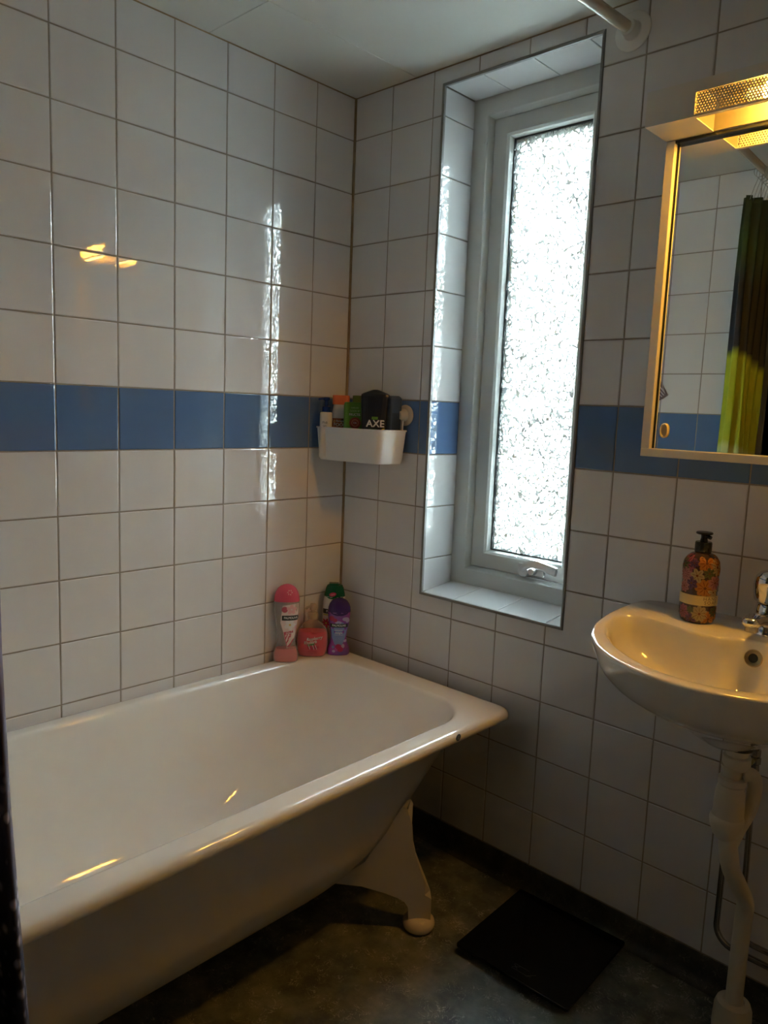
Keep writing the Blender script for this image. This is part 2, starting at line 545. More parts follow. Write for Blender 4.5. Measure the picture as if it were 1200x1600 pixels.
# wall_right, outside the frame: tiles joined into one part
bm = bmesh.new(); box(bm, RX+0.0014, RX+0.12, RY-0.10, 0.25, -1.25, 1.15)
wg = structure(finish('wall_right', bm, M_GROUT))
coll = []
lay(wg, (RX, 0, 0), (0, -1, 0), (0, 0, 1), grid(0.0, -RY, 0.1492, TP), rows, blue=1, collect=coll)
bm = bmesh.new()
for me, M4 in coll:
    mi = 1 if me.materials[0] is M_BLUE else 0
    n0 = len(bm.faces); v0 = len(bm.verts)
    bm.from_mesh(me)
    bm.verts.ensure_lookup_table(); bm.faces.ensure_lookup_table()
    for q in range(v0, len(bm.verts)): bm.verts[q].co = M4 @ bm.verts[q].co
    for q in range(n0, len(bm.faces)): bm.faces[q].material_index = mi
o = finish('wall_tiles', bm, [M_TILE, M_BLUE], wg); o['kind'] = 'stuff'

# corner silicone
bm = bmesh.new()
tube(bm, [(0.001, -0.001, TBOT), (0.001, -0.001, CEIL)], 0.0048, seg=8)
o = structure(finish('trim_2', bm, M_SILI, smooth=True))
bm = bmesh.new()
tube(bm, [(0.0005, RY, CEIL-0.0005), (0.0005, 0, CEIL-0.0005)], 0.0022, seg=8)
tube(bm, [(0, -0.0005, CEIL-0.0005), (RX, -0.0005, CEIL-0.0005)], 0.0018, seg=8)
structure(finish('trim_5', bm, M_SILI, smooth=True))

# ceiling
bm = bmesh.new(); box(bm, -0.05, RX+0.05, -2.9, 0.2, CEIL+0.003, CEIL+0.12)
ce = structure(finish('ceiling', bm, mat('ceiling_seam', (0.30, 0.28, 0.22), rough=0.8)))
for (x0, x1, y0, y1) in ((0.0, 0.236, -0.506, 0.0), (0.0, 0.236, RY, -0.507), (0.2366, 1.136, RY, 0.0), (1.137, RX, RY, 0.0)):
    bm = bmesh.new(); box(bm, x0+0.0004, x1-0.0004, y0+0.0006, y1-0.0004, CEIL, CEIL+0.004, bevel=0.0007, seg=1)
    finish('ceiling_panel', bm, M_CEIL, ce)

# floor with a coved vinyl upstand
bm = bmesh.new(); box(bm, -0.05, RX+0.05, -2.9, 0.05, -1.25, FLOOR)
fl = structure(finish('floor', bm, M_FLOOR))


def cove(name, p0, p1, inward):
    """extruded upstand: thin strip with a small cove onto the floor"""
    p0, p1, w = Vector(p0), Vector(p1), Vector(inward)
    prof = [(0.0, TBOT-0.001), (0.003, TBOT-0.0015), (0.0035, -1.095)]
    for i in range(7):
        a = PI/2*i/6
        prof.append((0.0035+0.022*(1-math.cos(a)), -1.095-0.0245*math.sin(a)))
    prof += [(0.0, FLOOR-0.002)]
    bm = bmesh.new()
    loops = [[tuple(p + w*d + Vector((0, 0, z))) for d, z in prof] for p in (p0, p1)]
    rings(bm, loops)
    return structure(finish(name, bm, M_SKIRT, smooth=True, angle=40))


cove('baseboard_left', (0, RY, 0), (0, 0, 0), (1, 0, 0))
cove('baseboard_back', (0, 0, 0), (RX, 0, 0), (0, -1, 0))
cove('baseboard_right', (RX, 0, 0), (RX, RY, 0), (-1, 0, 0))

# dark hallway behind the doorway (behind the camera)
M_HALL = mat('hallway_paint', (0.20, 0.20, 0.20), rough=0.8)
for nm, b_ in (('wall_hallway', (0.2, 2.4, -2.95, -2.85, -1.25, 1.15)), ('wall_hallway_left', (0.1, 0.2, -2.95, RY-0.1, -1.25, 1.15)),
               ('wall_hallway_right', (2.4, 2.5, -2.95, RY-0.1, -1.25, 1.15)),
               ('ceiling_hallway', (0.1, 2.5, -2.95, RY-0.1, 1.15, 1.2))):  # last slab closes the unseen hallway on top so sky light stays out
    bm = bmesh.new(); box(bm, *b_)
    structure(finish(nm, bm, M_HALL))
bm = bmesh.new(); box(bm, RX+0.0, 2.5, -2.95, RY-0.1, -1.25, FLOOR); box(bm, RX+0.05, 2.5, RY-0.1, RY-0.05, -1.25, 1.15)  # unseen floor and wall strips, added to keep sky light out of the hallway
structure(finish('hallway_infill', bm, M_HALL))
bm = bmesh.new()
for b_ in ((DX0-0.04, DX0, RY-0.12, RY+0.006, FLOOR, DTOP), (DX1, DX1+0.04, RY-0.12, RY+0.006, FLOOR, DTOP), (DX0-0.04, DX1+0.04, RY-0.12, RY+0.006, DTOP, DTOP+0.05)):
    box(bm, *b_, bevel=0.003)
structure(finish('door_1', bm, mat('door_frame_paint', (0.10, 0.10, 0.10), rough=0.4)))

# ------------------------------------------------------------------ window
# edge profile around the opening
bm = bmesh.new()


def frame_loop(x0, x1, z0, z1, y):
    return [(x0, y, z0), (x1, y, z0), (x1, y, z1), (x0, y, z1)]


def frame(bm, prof, x0, x1, z0, z1, mi=0):
    """mitred rectangular frame; prof = list of (inset, y)"""
    loops = [frame_loop(x0+i, x1-i, z0+i, z1-i, y) for i, y in prof]
    L = [[bm.verts.new(c) for c in lp] for lp in loops]
    n = len(L)
    for a in range(n):
        A, B = L[a], L[(a+1) % n]
        for i in range(4):
            j = (i+1) % 4
            bm.faces.new((A[i], A[j], B[j], B[i])).material_index = mi


frame(bm, [(0, 0.003), (0, -0.0018), (0.0015, -0.0032), (0.0045, -0.0032), (0.0075, -0.001), (0.0078, 0.006), (0.003, 0.006)], WX0, WX1, WZ0, WZ1)
structure(finish('trim_1', bm, M_PROFILE, smooth=True, angle=50))
FZ0, FZ1 = -0.384, 0.979
bm = bmesh.new()
frame(bm, [(0, D), (0.048, D), (0.051, D+0.003), (0.056, 0.158), (0.056, 0.235), (0, 0.235)], 0.334, 0.796, FZ0, FZ1)
win = structure(finish('window_1', bm, M_PVC, smooth=False))
bm = bmesh.new()
SX0, SX1, SZ0, SZ1 = 0.3915, 0.7385, -0.326, 0.9215
frame(bm, [(0, 0.158), (0.002, 0.156), (0.043, 0.156), (0.049, 0.162), (0.053, 0.178), (0.053, 0.225), (0, 0.225)], SX0, SX1, SZ0, SZ1)
finish('sash', bm, M_PVC, win)
bm = bmesh.new()
frame(bm, [(0.053, 0.1775), (0.0565, 0.1775), (0.0565, 0.184), (0.053, 0.184)], SX0, SX1, SZ0, SZ1)
finish('gasket', bm, M_DARK, win)
bm = bmesh.new()
frame(bm, [(0.053, 0.192), (0.066, 0.192), (0.066, 0.206), (0.053, 0.206)], SX0, SX1, SZ0, SZ1)
finish('spacer_bar', bm, M_DARK, win)
bm = bmesh.new()
box(bm, SX0+0.053, SX1-0.053, 0.1845, 0.1885, SZ0+0.053, SZ1-0.053)
finish('glass_pane', bm, mat_pane(), win)
bm = bmesh.new()
for (x, z) in ((0.374, 0.86), (0.389, 0.41), (0.3885, -0.18), (0.44, 0.953), (0.449, 0.953)):
    lathe(bm, [(0.0032, 0), (0.0032, -0.0015), (0.001, -0.002)], x, D+0.0005 if x < 0.38 or z > 0.9 else 0.1465, z, seg=10, axis='Y')
finish('screw_caps', bm, M_PVC, win)
# handle: plate, boss and lever
bm = bmesh.new()
box(bm, 0.560, 0.645, 0.148, 0.1565, -0.318, -0.289, bevel=0.003)
lathe(bm, [(0.016, 0.150), (0.0165, 0.140), (0.015, 0.130), (0.008, 0.127)], 0.590, 0, -0.307, seg=20, axis='Y')
lathe(bm, [(0.011, 0.150), (0.0115, 0.138), (0.009, 0.133)], 0.613, 0, -0.305, seg=18, axis='Y')
h = finish('handle', bm, M_ALU, win, smooth=True, angle=35)
bm = bmesh.new()
P_ = smooth_path([(0.586, 0.132, -0.303), (0.604, 0.126, -0.287), (0.628, 0.122, -0.279), (0.66, 0.120, -0.282), (0.700, 0.120, -0.289)], 5)
n_ = len(P_)
loops = []
for i, p in enumerate(P_):
    w_, t_ = 0.0100 + 0.0015*i/n_, 0.0065
    tt = (P_[min(i+1, n_-1)]-P_[max(i-1, 0)]).normalized()
    up = Vector((-tt.z, 0, tt.x))
    yv = Vector((0, 1, 0))
    loops.append([tuple(p+up*w_*c+yv*t_*s) for c, s in ((-1, -.6), (-.6, -1), (.6, -1), (1, -.6), (1, .6), (.6, 1), (-.6, 1), (-1, .6))])
rings(bm, loops)
finish('lever', bm, M_ALU, h, smooth=True, angle=40)

# ------------------------------------------------------------------ bathtub
tub = thing('bathtub', 'white enamelled bathtub on cast feet along the left tiled wall', 'bathtub', (0, 0, FLOOR))
Zr = -FLOOR                                        # children are in floor-based coordinates
RIM = -0.625 + Zr
TX0, TX1, TY0, TY1 = 0.003, 0.695, -1.530, -0.036


def lerp(a, b, t): return a+(b-a)*t


def tub_loop(d, out=0.0, seg=10):
    """horizontal section of the bowl at depth d (0..0.365) grown by out"""
    t = d/0.365
    e_ = max(0.0, (t-0.62)/0.38)
    rd = 0.095*(1-math.sqrt(max(0.0, 1-e_*e_)))       # rounding into the bottom
    x0 = lerp(0.055, 0.110, t)+rd-out
    x1 = lerp(0.632, 0.560, t)-rd+out
    y1 = -0.125-0.30*t**1.25-rd*0.9+out
    y0 = -1.455+0.07*t+rd-out
    return x0, x1, y0, y1, lerp(0.125, 0.17, t)+out*0.8


bm = bmesh.new()
loops = []
SG, ST = 10, 12
O = dict(seg=SG, straight=ST)
loops.append(rrect(TX0+0.004, TX1-0.004, TY0+0.004, TY1-0.004, 0.026, RIM-0.026, **O))
loops.append(rrect(TX0, TX1, TY0, TY1, 0.03, RIM-0.024, **O))
loops.append(rrect(TX0, TX1, TY0, TY1, 0.03, RIM-0.016, **O))
for a in (20, 45, 70, 90):
    q = 0.016*(1-math.cos(math.radians(a))); s = 0.016*math.sin(math.radians(a))
    loops.append(rrect(TX0+q, TX1-q, TY0+q, TY1-q, 0.03-q*0.5, RIM-0.016+s, **O))
x0, x1, y0, y1, r = tub_loop(0)
for g_, dz in ((0.014, 0.0005), (0.008, -0.0005), (0.003, -0.0035), (0.0, -0.009)):
    loops.append(rrect(x0-g_, x1+g_, y0-g_, y1+g_, r+g_, RIM+dz, **O))
for i in range(1, 25):
    d = 0.009+0.356*(i/24)
    x0, x1, y0, y1, r = tub_loop(d)
    loops.append(rrect(x0, x1, y0, y1, r, RIM-d, **O))
rings(bm, loops, cap0=False, cap1=True)
bowl = finish('bowl', bm, M_ENAMEL, tub, smooth=True)
# outer body and underside of the rim
bm = bmesh.new()
loops = [rrect(TX0+0.004, TX1-0.004, TY0+0.004, TY1-0.004, 0.026, RIM-0.0262, **O)]
x0, x1, y0, y1, r = tub_loop(0, 0.012)
loops.append(rrect(x0-0.004, x1+0.004, y0-0.004, y1+0.004, r, RIM-0.026, **O))
for i in range(0, 25):
    d = 0.035+0.330*(i/24)
    x0, x1, y0, y1, r = tub_loop(d, 0.019)
    loops.append(rrect(x0, x1, y0, y1, r, RIM-d-0.016*i/24, **O))
rings(bm, loops, cap0=False, cap1=True)
finish('outer_shell', bm, M_ENAMEL_OUT, tub, smooth=True, angle=50)
# drain in the bottom at the near end
bm = bmesh.new()
lathe(bm, [(0.030, 0.0), (0.030, 0.003), (0.024, 0.0035), (0.020, 0.001), (0.004, 0.001)], 0.335, -1.22, RIM-0.365, seg=28)
finish('drain', bm, M_CHROME, tub, smooth=True, angle=40)
# round maker's badge on the front edge
bm = bmesh.new()
lathe(bm, [(0.0085, 0.0), (0.0085, 0.0008), (0.0078, 0.0012)], TX1-0.0004, -0.264, RIM-0.0115, seg=24, axis='X')
bd = finish('badge', bm, mat('badge_blue', (0.05, 0.11, 0.22), rough=0.3), tub); bd['label'] = 'small round blue badge with pale strokes'
bm = bmesh.new()
for dy, dz, w, hh in ((-0.0028, 0.0, 0.0010, 0.008), (0.0, 0.001, 0.0010, 0.009), (0.0028, 0.0, 0.0010, 0.008), (0.0, -0.0035, 0.0065, 0.0010), (0.0, 0.0035, 0.0065, 0.0010)):
    box(bm, TX1+0.0007, TX1+0.0011, -0.264+dy-w/2, -0.264+dy+w/2, RIM-0.0115+dz-hh/2, RIM-0.0115+dz+hh/2)
finish('badge_mark', bm, mat('badge_pale', (0.30, 0.38, 0.46), rough=0.4), bd)


def leg(sx1, sy1, fx, fy):
    """cast foot standing diagonally under a corner; (fx, fy) is the centre of its foot"""
    poly = [(-0.023, -1.059), (-0.021, -1.106), (0.031, -1.106), (0.032, -1.075), (0.0315, -1.035), (0.029, -1.021), (0.016, -0.993), (0.003, -0.963), (-0.009, -0.932),
            (-0.018, -0.895), (-0.022, -0.850), (-0.022, -0.800), (-0.028, -0.789), (-0.036, -0.793), (-0.046, -0.802),
            (-0.077, -0.847), (-0.100, -0.887), (-0.131, -0.943), (-0.174, -0.973), (-0.215, -0.985), (-0.200, -1.000), (-0.137, -1.006), (-0.082, -1.022), (-0.050, -1.034), (-0.033, -1.044)]
    if sx1 < 0:     # wall side: shorter upper web under the steeper tub wall
        poly = [(-0.023, -1.059), (-0.021, -1.106), (0.031, -1.106), (0.031, -1.075), (0.031, -1.035), (0.026, -1.010), (0.012, -0.985), (-0.004, -0.960), (-0.018, -0.945),
                (-0.028, -0.950), (-0.044, -0.985), (-0.070, -1.006), (-0.120, -1.012), (-0.150, -1.014), (-0.137, -1.022), (-0.082, -1.028), (-0.050, -1.036), (-0.033, -1.044)]
    d = Vector((sx1, sy1, 0))*math.sqrt(0.5)
    nn = Vector((sx1, -sy1, 0))*math.sqrt(0.5)
    bm = bmesh.new()
    t = 0.015
    A = [bm.verts.new(Vector((fx, fy, z+Zr))+d*s_+nn*t) for s_, z in poly]
    B = [bm.verts.new(Vector((fx, fy, z+Zr))+d*s_-nn*t) for s_, z in poly]
    bm.faces.new(A); bm.faces.new(B[::-1])
    n = len(A)
    for i in range(n):
        j = (i+1) % n
        bm.faces.new((A[i], B[i], B[j], A[j]))
    wide = [bm.edges.get((L_[i], L_[i+1])) for L_ in (A, B) for i in range(4, 13 if sx1 > 0 else 8)]
    bmesh.ops.bevel(bm, geom=[q for q in wide if q], offset=0.0145, segments=1, affect='EDGES')
    bmesh.ops.triangulate(bm, faces=[f for f in bm.faces if len(f.verts) > 4])
    lg = finish('leg', bm, M_ENAMEL_OUT, tub, smooth=True, angle=25)
    bm = bmesh.new()
    lathe(bm, [(0.018, 0.034), (0.029, 0.031), (0.0375, 0.023), (0.0395, 0.015), (0.037, 0.006), (0.028, 0.0)], fx+d.x*0.005, fy+d.y*0.005, 0.0, seg=28)
    ft = finish('foot_pad', bm, mat('foot_pad_plastic', (0.70, 0.62, 0.52), rough=0.25), lg, smooth=True)
    ft['label'] = 'round glossy foot pad'


for sx1, fx in ((1, 0.645), (-1, 0.050)):
    for sy1, fy in ((1, -0.325), (-1, -1.33)): leg(sx1, sy1, fx, fy)

# ------------------------------------------------------------------ washbasin
XC, SZT = 1.29, -0.277
sink = thing('washbasin', 'white wall-hung ceramic washbasin lit yellow by the cabinet lamp', 'sink', (XC, 0, SZT))


def mirror_poly(half):
    """half outline from front centre round the left side to the back; mirrored about x=XC"""
    L = [(x-XC, y) for x, y in half]
    return L + [(-x, y) for x, y in reversed(L) if abs(x) > 1e-6]


def radial(poly, c, n=112):
    out = []
    m = len(poly)
    for k in range(n):
        a = 2*PI*k/n
        dx, dy = math.cos(a), math.sin(a)
        best = 0
        for i in range(m):
            x1, y1 = poly[i][0]-c[0], poly[i][1]-c[1]
            x2, y2 = poly[(i+1) % m][0]-c[0], poly[(i+1) % m][1]-c[1]
            ex, ey = x2-x1, y2-y1
            den = dx*ey-dy*ex
            if abs(den) < 1e-9: continue
            t = (x1*ey-y1*ex)/den
            s = (x1*dy-y1*dx)/den
            if t > 0 and -1e-6 <= s <= 1+1e-6: best = max(best, t)
        out.append(best)
    return out


def smoothed(r, n):
    for _ in range(n):
        r = [(r[i-1]+2*r[i]+r[(i+1) % len(r)])/4 for i in range(len(r))]
    return r


outer = mirror_poly([(1.29, -0.507), (1.247, -0.503), (1.20, -0.488), (1.150, -0.462), (1.105, -0.423), (1.062, -0.362), (1.030, -0.285),
                     (1.013, -0.205), (1.006, -0.115), (1.005, -0.03), (1.010, -0.001)])
inner = mirror_poly([(1.29, -0.475), (1.24, -0.470), (1.184, -0.444), (1.128, -0.400), (1.08, -0.340), (1.050, -0.275), (1.036, -0.215), (1.036, -0.175),
                     (1.048, -0.155), (1.068, -0.156), (1.129, -0.180), (1.185, -0.196), (1.235, -0.190), (1.262, -0.163), (1.29, -0.158)])
C0 = (0.0, -0.262)
RO = radial(outer, C0); RO = smoothed(RO, 2)
RI = smoothed(radial(inner, C0), 3)
NS = len(RO)


def sring(fn, z):
    out = []
    for k in range(NS):
        a = 2*PI*k/NS
        r = fn(k)
        out.append((C0[0]+r*math.cos(a), min(C0[1]+r*math.sin(a), -0.001), z))
    return out


bm = bmesh.new()
loops = []
# bottom of the bowl outside, up the belly, up the side, over the rim, down inside
for t, z in ((0.11, -0.1695), (0.16, -0.168), (0.22, -0.159), (0.34, -0.140), (0.48, -0.121), (0.60, -0.107), (0.72, -0.094), (0.80, -0.082), (0.87, -0.069), (0.93, -0.052), (0.965, -0.035), (0.985, -0.020), (0.995, -0.010)):
    loops.append(sring(lambda k, t=t: RO[k]*t, z))
loops.append(sring(lambda k: RO[k], -0.005))
loops.append(sring(lambda k: RO[k]-0.001, -0.0015))
loops.append(sring(lambda k: RO[k]-0.005, 0.0))
loops.append(sring(lambda k: max(RI[k]+0.004, 0), 0.0))
loops.append(sring(lambda k: RI[k], -0.0015))
loops.append(sring(lambda k: RI[k]-0.004, -0.006))
for t, z in ((0.955, -0.016), (0.935, -0.032), (0.90, -0.050), (0.83, -0.068), (0.72, -0.082), (0.56, -0.094), (0.38, -0.102), (0.22, -0.107), (0.13, -0.108)):
    loops.append(sring(lambda k, t=t: RI[k]*t, z))
rings(bm, loops, cap0=True, cap1=True)
finish('basin', bm, M_CERAMIC, sink, smooth=True, angle=60)
bm = bmesh.new()
lathe(bm, [(0.0075, 0.002), (0.0085, -0.004), (0.0150, -0.0045), (0.0165, -0.0025), (0.0165, 0.003), (0.0075, 0.004)], 0, 0, 0, seg=32, axis='Y', cap0=False, cap1=False)
ovf = finish('overflow_ring', bm, mat('aged_brass_chrome', (0.62, 0.52, 0.36), rough=0.25, metal=1.0), sink, smooth=True, angle=40, loc=(0.002, -0.166, -0.032), rot=(-0.28, 0, 0))
bm = bmesh.new()
lathe(bm, [(0.0088, 0.0), (0.0088, -0.0008)], 0, 0, 0, seg=24, axis='Y')
finish('overflow_hole', bm, M_DARK, sink, loc=(0.002, -0.1665, -0.032), rot=(-0.28, 0, 0))
bm = bmesh.new()
lathe(bm, [(0.031, 0), (0.031, 0.003), (0.024, 0.004), (0.018, 0.001), (0.003, 0.001)], 0, C0[1], -0.1085, seg=28)
finish('drain', bm, M_CHROME, sink, smooth=True, angle=40)

# mixer tap
tap = thing('basin_mixer_tap', 'chrome single-lever mixer tap on the back ledge of the washbasin', 'tap', (XC, -0.085, SZT))
bm = bmesh.new()
lathe(bm, [(0.033, 0), (0.033, 0.004), (0.0305, 0.010), (0.029, 0.030), (0.0285, 0.050), (0.0265, 0.058)], seg=32)
finish('tap_body', bm, M_CHROME, tap, smooth=True, angle=45)
bm = bmesh.new()
pp = smooth_path([(0, -0.005, 0.026), (0, -0.045, 0.034), (0, -0.085, 0.042), (0, -0.112, 0.042)], 6)
pp += [Vector((0, -0.118, 0.042)), Vector((0, -0.1225, 0.0415)), Vector((0, -0.1245, 0.041))]
loops = []
for i, p in enumerate(pp):
    t = min(1, i/(len(pp)-4))
    q = (1, 1, 1, 0.9, 0.68, 0.3)[max(0, i-len(pp)+6)]
    w = (0.019-0.003*t)*q; hh = (0.017-0.0075*t)*q
    loops.append([(p.x+w*math.copysign(abs(math.cos(a))**0.75, math.cos(a)), p.y, p.z+hh*math.copysign(abs(math.sin(a))**0.75, math.sin(a))) for a in [2*PI*k/20 for k in range(20)]])
rings(bm, loops)
finish('spout', bm, M_CHROME, tap, smooth=True, angle=60)
bm = bmesh.new()
lathe(bm, [(0.0115, 0.036), (0.0115, 0.024), (0.010, 0.0235), (0.009, 0.026)], 0, -0.106, 0, seg=24)
finish('aerator', bm, M_DULLCHROME, tap, smooth=True, angle=40)
bm = bmesh.new()
lathe(bm, [(0.0275, 0.060), (0.0330, 0.066), (0.0345, 0.080), (0.0335, 0.098), (0.029, 0.112), (0.020, 0.122), (0.009, 0.127), (0.001, 0.128)], seg=36)
for v in bm.verts:                      # the cap swells forward into the lever
    f_ = max(0.0, (v.co.z-0.075)/0.053)
    v.co.y -= 0.014*f_; v.co.y *= 1.0+0.25*f_
lv = finish('lever_cap', bm, M_CHROME, tap, smooth=True, angle=60)
bm = bmesh.new()
pp = [Vector((0, -0.020, 0.106)), Vector((0, 0.010, 0.122)), Vector((0, 0.040, 0.135)), Vector((0, 0.060, 0.146))]
loops = []
for i, p in enumerate(pp):
    w, hh = (0.018, 0.015, 0.012, 0.010)[i], (0.012, 0.008, 0.006, 0.004)[i]
    loops.append([(p.x+w*math.cos(a), p.y, p.z+hh*math.sin(a)) for a in [2*PI*k/16 for k in range(16)]])
rings(bm, loops)
finish('lever', bm, M_CHROME, lv, smooth=True)

# drain trap and waste pipe
trap = thing('waste_pipe', 'cream plastic bottle trap and bent waste pipe under the washbasin', 'pipe', (1.306, -0.255, FLOOR))
TZ = -FLOOR


def part_lathe(name, prof, cx, cy, material, parent=trap, seg=32, lab=None, ang=40):
    bm = bmesh.new()
    lathe(bm, [(r, z+TZ) for r, z in prof], cx, cy, 0, seg=seg)
    o_ = finish(name, bm, material, parent, smooth=True, angle=ang)
    if lab: o_['label'] = lab
    return o_


part_lathe('drain_gasket', [(0.026, -0.4468), (0.026, -0.4505)], 0.002, 0, M_DARK)
part_lathe('tailpiece', [(0.0185, -0.4505), (0.0185, -0.490)], 0.002, 0, M_PIPE)
part_lathe('upper_nut', [(0.0195, -0.464), (0.0235, -0.466), (0.024, -0.481), (0.021, -0.486)], 0.002, 0, M_PIPE)
part_lathe('neck', [(0.0205, -0.485), (0.0200, -0.490), (0.0160, -0.496), (0.0160, -0.525)], -0.003, 0, M_PIPE)
part_lathe('collar', [(0.018, -0.507), (0.0235, -0.509), (0.024, -0.519), (0.020, -0.524)], -0.002, 0, M_PIPE)
part_lathe('trap_body', [(0.019, -0.516), (0.0222, -0.524), (0.0250, -0.536), (0.0260, -0.553), (0.0268, -0.588)], -0.003, 0, M_PIPE)
part_lathe('trap_cup', [(0.0268, -0.581), (0.0292, -0.585), (0.0298, -0.592), (0.0275, -0.604), (0.0225, -0.618), (0.017, -0.625)], -0.004, 0, M_PIPE)
bm = bmesh.new()
pth = smooth_path([(0.012, 0.004, -0.500+TZ), (0.026, 0.016, -0.500+TZ), (0.029, 0.028, -0.525+TZ), (0.024, 0.030, -0.57+TZ), (0.012, 0.016, -0.61+TZ), (0.006, 0.006, -0.635+TZ)], 6)
tube(bm, pth, 0.0125, seg=20)
finish('side_arm', bm, M_PIPE, trap, smooth=True)
bm = bmesh.new()
pth = smooth_path([(0.000, 0, -0.615+TZ), (0.004, 0.002, -0.650+TZ), (0.008, 0.016, -0.690+TZ), (0.006, 0.085, -0.760+TZ), (0.002, 0.146, -0.820+TZ), (-0.001, 0.157, -0.865+TZ), (-0.002, 0.157, -0.95+TZ), (-0.002, 0.157, -1.06+TZ)], 8)
tube(bm, pth, 0.0165, seg=24)
finish('bent_pipe', bm, M_PIPE, trap, smooth=True)
part_lathe('floor_collar', [(0.036, FLOOR), (0.038, -1.10), (0.036, -1.06), (0.032, -1.048), (0.021, -1.044), (0.0165, -1.046)], -0.002, 0.157, M_PIPE)

# chrome supply pipes along the wall
wp = thing('supply_pipe', 'thin chrome supply pipe with a compression valve behind the waste pipe', 'pipe', (1.278, -0.03, FLOOR), group='chrome supply pipes under the washbasin')
bm = bmesh.new()
tube(bm, [(-0.003, 0, -0.40+TZ), (-0.003, 0, -0.56+TZ), (0.003, 0, -0.80+TZ)] + [(0.003+0.03*(1-math.cos(a)), 0, -0.925-0.03*math.sin(a)+TZ) for a in [PI/2*i/6 for i in range(7)]] + [(0.64, 0, -0.955+TZ)], 0.006, seg=14)
finish('pipe', bm, M_DULLCHROME, wp, smooth=True, angle=50)
bm = bmesh.new()
lathe(bm, [(0.0095, -0.535+TZ), (0.0095, -0.549+TZ)], -0.002, 0, 0, seg=6)
lathe(bm, [(0.011, -0.551+TZ), (0.011, -0.565+TZ)], -0.002, 0, 0, seg=6)
lathe(bm, [(0.0085, -0.567+TZ), (0.0095, -0.580+TZ)], -0.002, 0, 0, seg=6)
o = finish('valve', bm, M_DULLCHROME, wp)
bm = bmesh.new()
tube(bm, [(-0.004, -0.008, -0.558+TZ), (-0.004, -0.022, -0.558+TZ)], 0.005, seg=12)
o2 = finish('valve_screw', bm, mat('brass', (0.55, 0.42, 0.16), rough=0.3, metal=1.0), o)
wp = thing('supply_pipe', 'thin chrome pipe bending low along the wall left of the waste pipe', 'pipe', (1.235, -0.03, FLOOR), group='chrome supply pipes under the washbasin')
bm = bmesh.new()
tube(bm, [(0, 0, -0.40+TZ), (0, 0, -0.80+TZ)] + [(0.04*(1-math.cos(a)), 0, -0.945-0.04*math.sin(a)+TZ) for a in [PI/2*i/8 for i in range(9)]] + [(0.69, 0, -0.985+TZ)], 0.0065, seg=14)
finish('pipe', bm, M_DULLCHROME, wp, smooth=True, angle=50)
bm = bmesh.new()
tube(bm, [(0, 0.0, -0.45+TZ), (0, 0.03, -0.45+TZ)], 0.008, seg=12)
finish('pipe_clip', bm, M_DULLCHROME, wp)

# ------------------------------------------------------------------ mirror cabinet and lamp
CX0, CX1, CZ0, CZ1 = 1.021, 1.559, 0.048, 0.664
cab = thing('mirror_cabinet', 'white framed mirror cabinet with sliding mirror doors above the washbasin', 'cabinet', (XC, 0, CZ0))
cx, cz = XC, CZ0


def cbox(bm, x0, x1, y0, y1, z0, z1, b=0.0, mi=0):
    box(bm, x0-cx, x1-cx, y0, y1, z0-cz, z1-cz, bevel=b, mi=mi)


bm = bmesh.new(); cbox(bm, CX0, CX1, -0.100, -0.001, CZ0, CZ1, 0.001)
finish('carcass', bm, M_CAB, cab)
bm = bmesh.new()
cbox(bm, CX0, CX0+0.018, -0.130, -0.100, CZ0+0.0165, CZ1, 0.0012); cbox(bm, CX1-0.018, CX1, -0.130, -0.100, CZ0+0.0165, CZ1, 0.0012)
cbox(bm, CX0, CX1, -0.130, -0.100, CZ0, CZ0+0.0165, 0.0012)
finish('front_frame', bm, M_CAB, cab)
bm = bmesh.new()
cbox(bm, CX0+0.0182, CX0+0.0205, -0.118, -0.100, CZ0+0.017, CZ1-0.001)
cbox(bm, CX0+0.018, CX1-0.018, -0.128, -0.100, CZ1-0.006, CZ1-0.001)
finish('guide_channel', bm, M_BLACKP, cab)
bm = bmesh.new(); cbox(bm, CX0+0.0207, 1.300, -0.115, -0.111, CZ0+0.017, CZ1-0.0065)
md = finish('mirror_door', bm, M_MIRROR, cab)
bm = bmesh.new(); cbox(bm, 1.285, CX1-0.019, -0.108, -0.104, CZ0+0.017, CZ1-0.0065)
finish('mirror_door', bm, M_MIRROR, cab)
# oval finger pull
bm = bmesh.new()
PL = mat('cream_pull_plastic', (0.72, 0.62, 0.40), rough=0.25)


def oval(w, h_, y, n=28):
    return [(w*math.cos(2*PI*k/n), y, h_*math.copysign(abs(math.sin(2*PI*k/n))**0.8, math.sin(2*PI*k/n))) for k in range(n)]


rings(bm, [oval(0.0088, 0.0150, 0.0), oval(0.0088, 0.0150, -0.004), oval(0.0078, 0.0140, -0.006), oval(0.0062, 0.0120, -0.006), oval(0.0050, 0.0108, -0.002)])
finish('finger_pull', bm, PL, md, smooth=True, angle=50, loc=(1.062-cx, -0.1152, 0.102-cz))

lamp = thing('cabinet_lamp', 'white box lamp with perforated grille shining yellow on top of the mirror cabinet', 'lamp', (XC, 0, CZ1))
LZ0, LZ1, LY0 = CZ1, 0.726, -0.225
lx, lz = XC, CZ1


def lbox(bm, x0, x1, y0, y1, z0, z1, b=0.0, mi=0):
    box(bm, x0-lx, x1-lx, y0, y1, z0-lz, z1-lz, bevel=b, mi=mi)


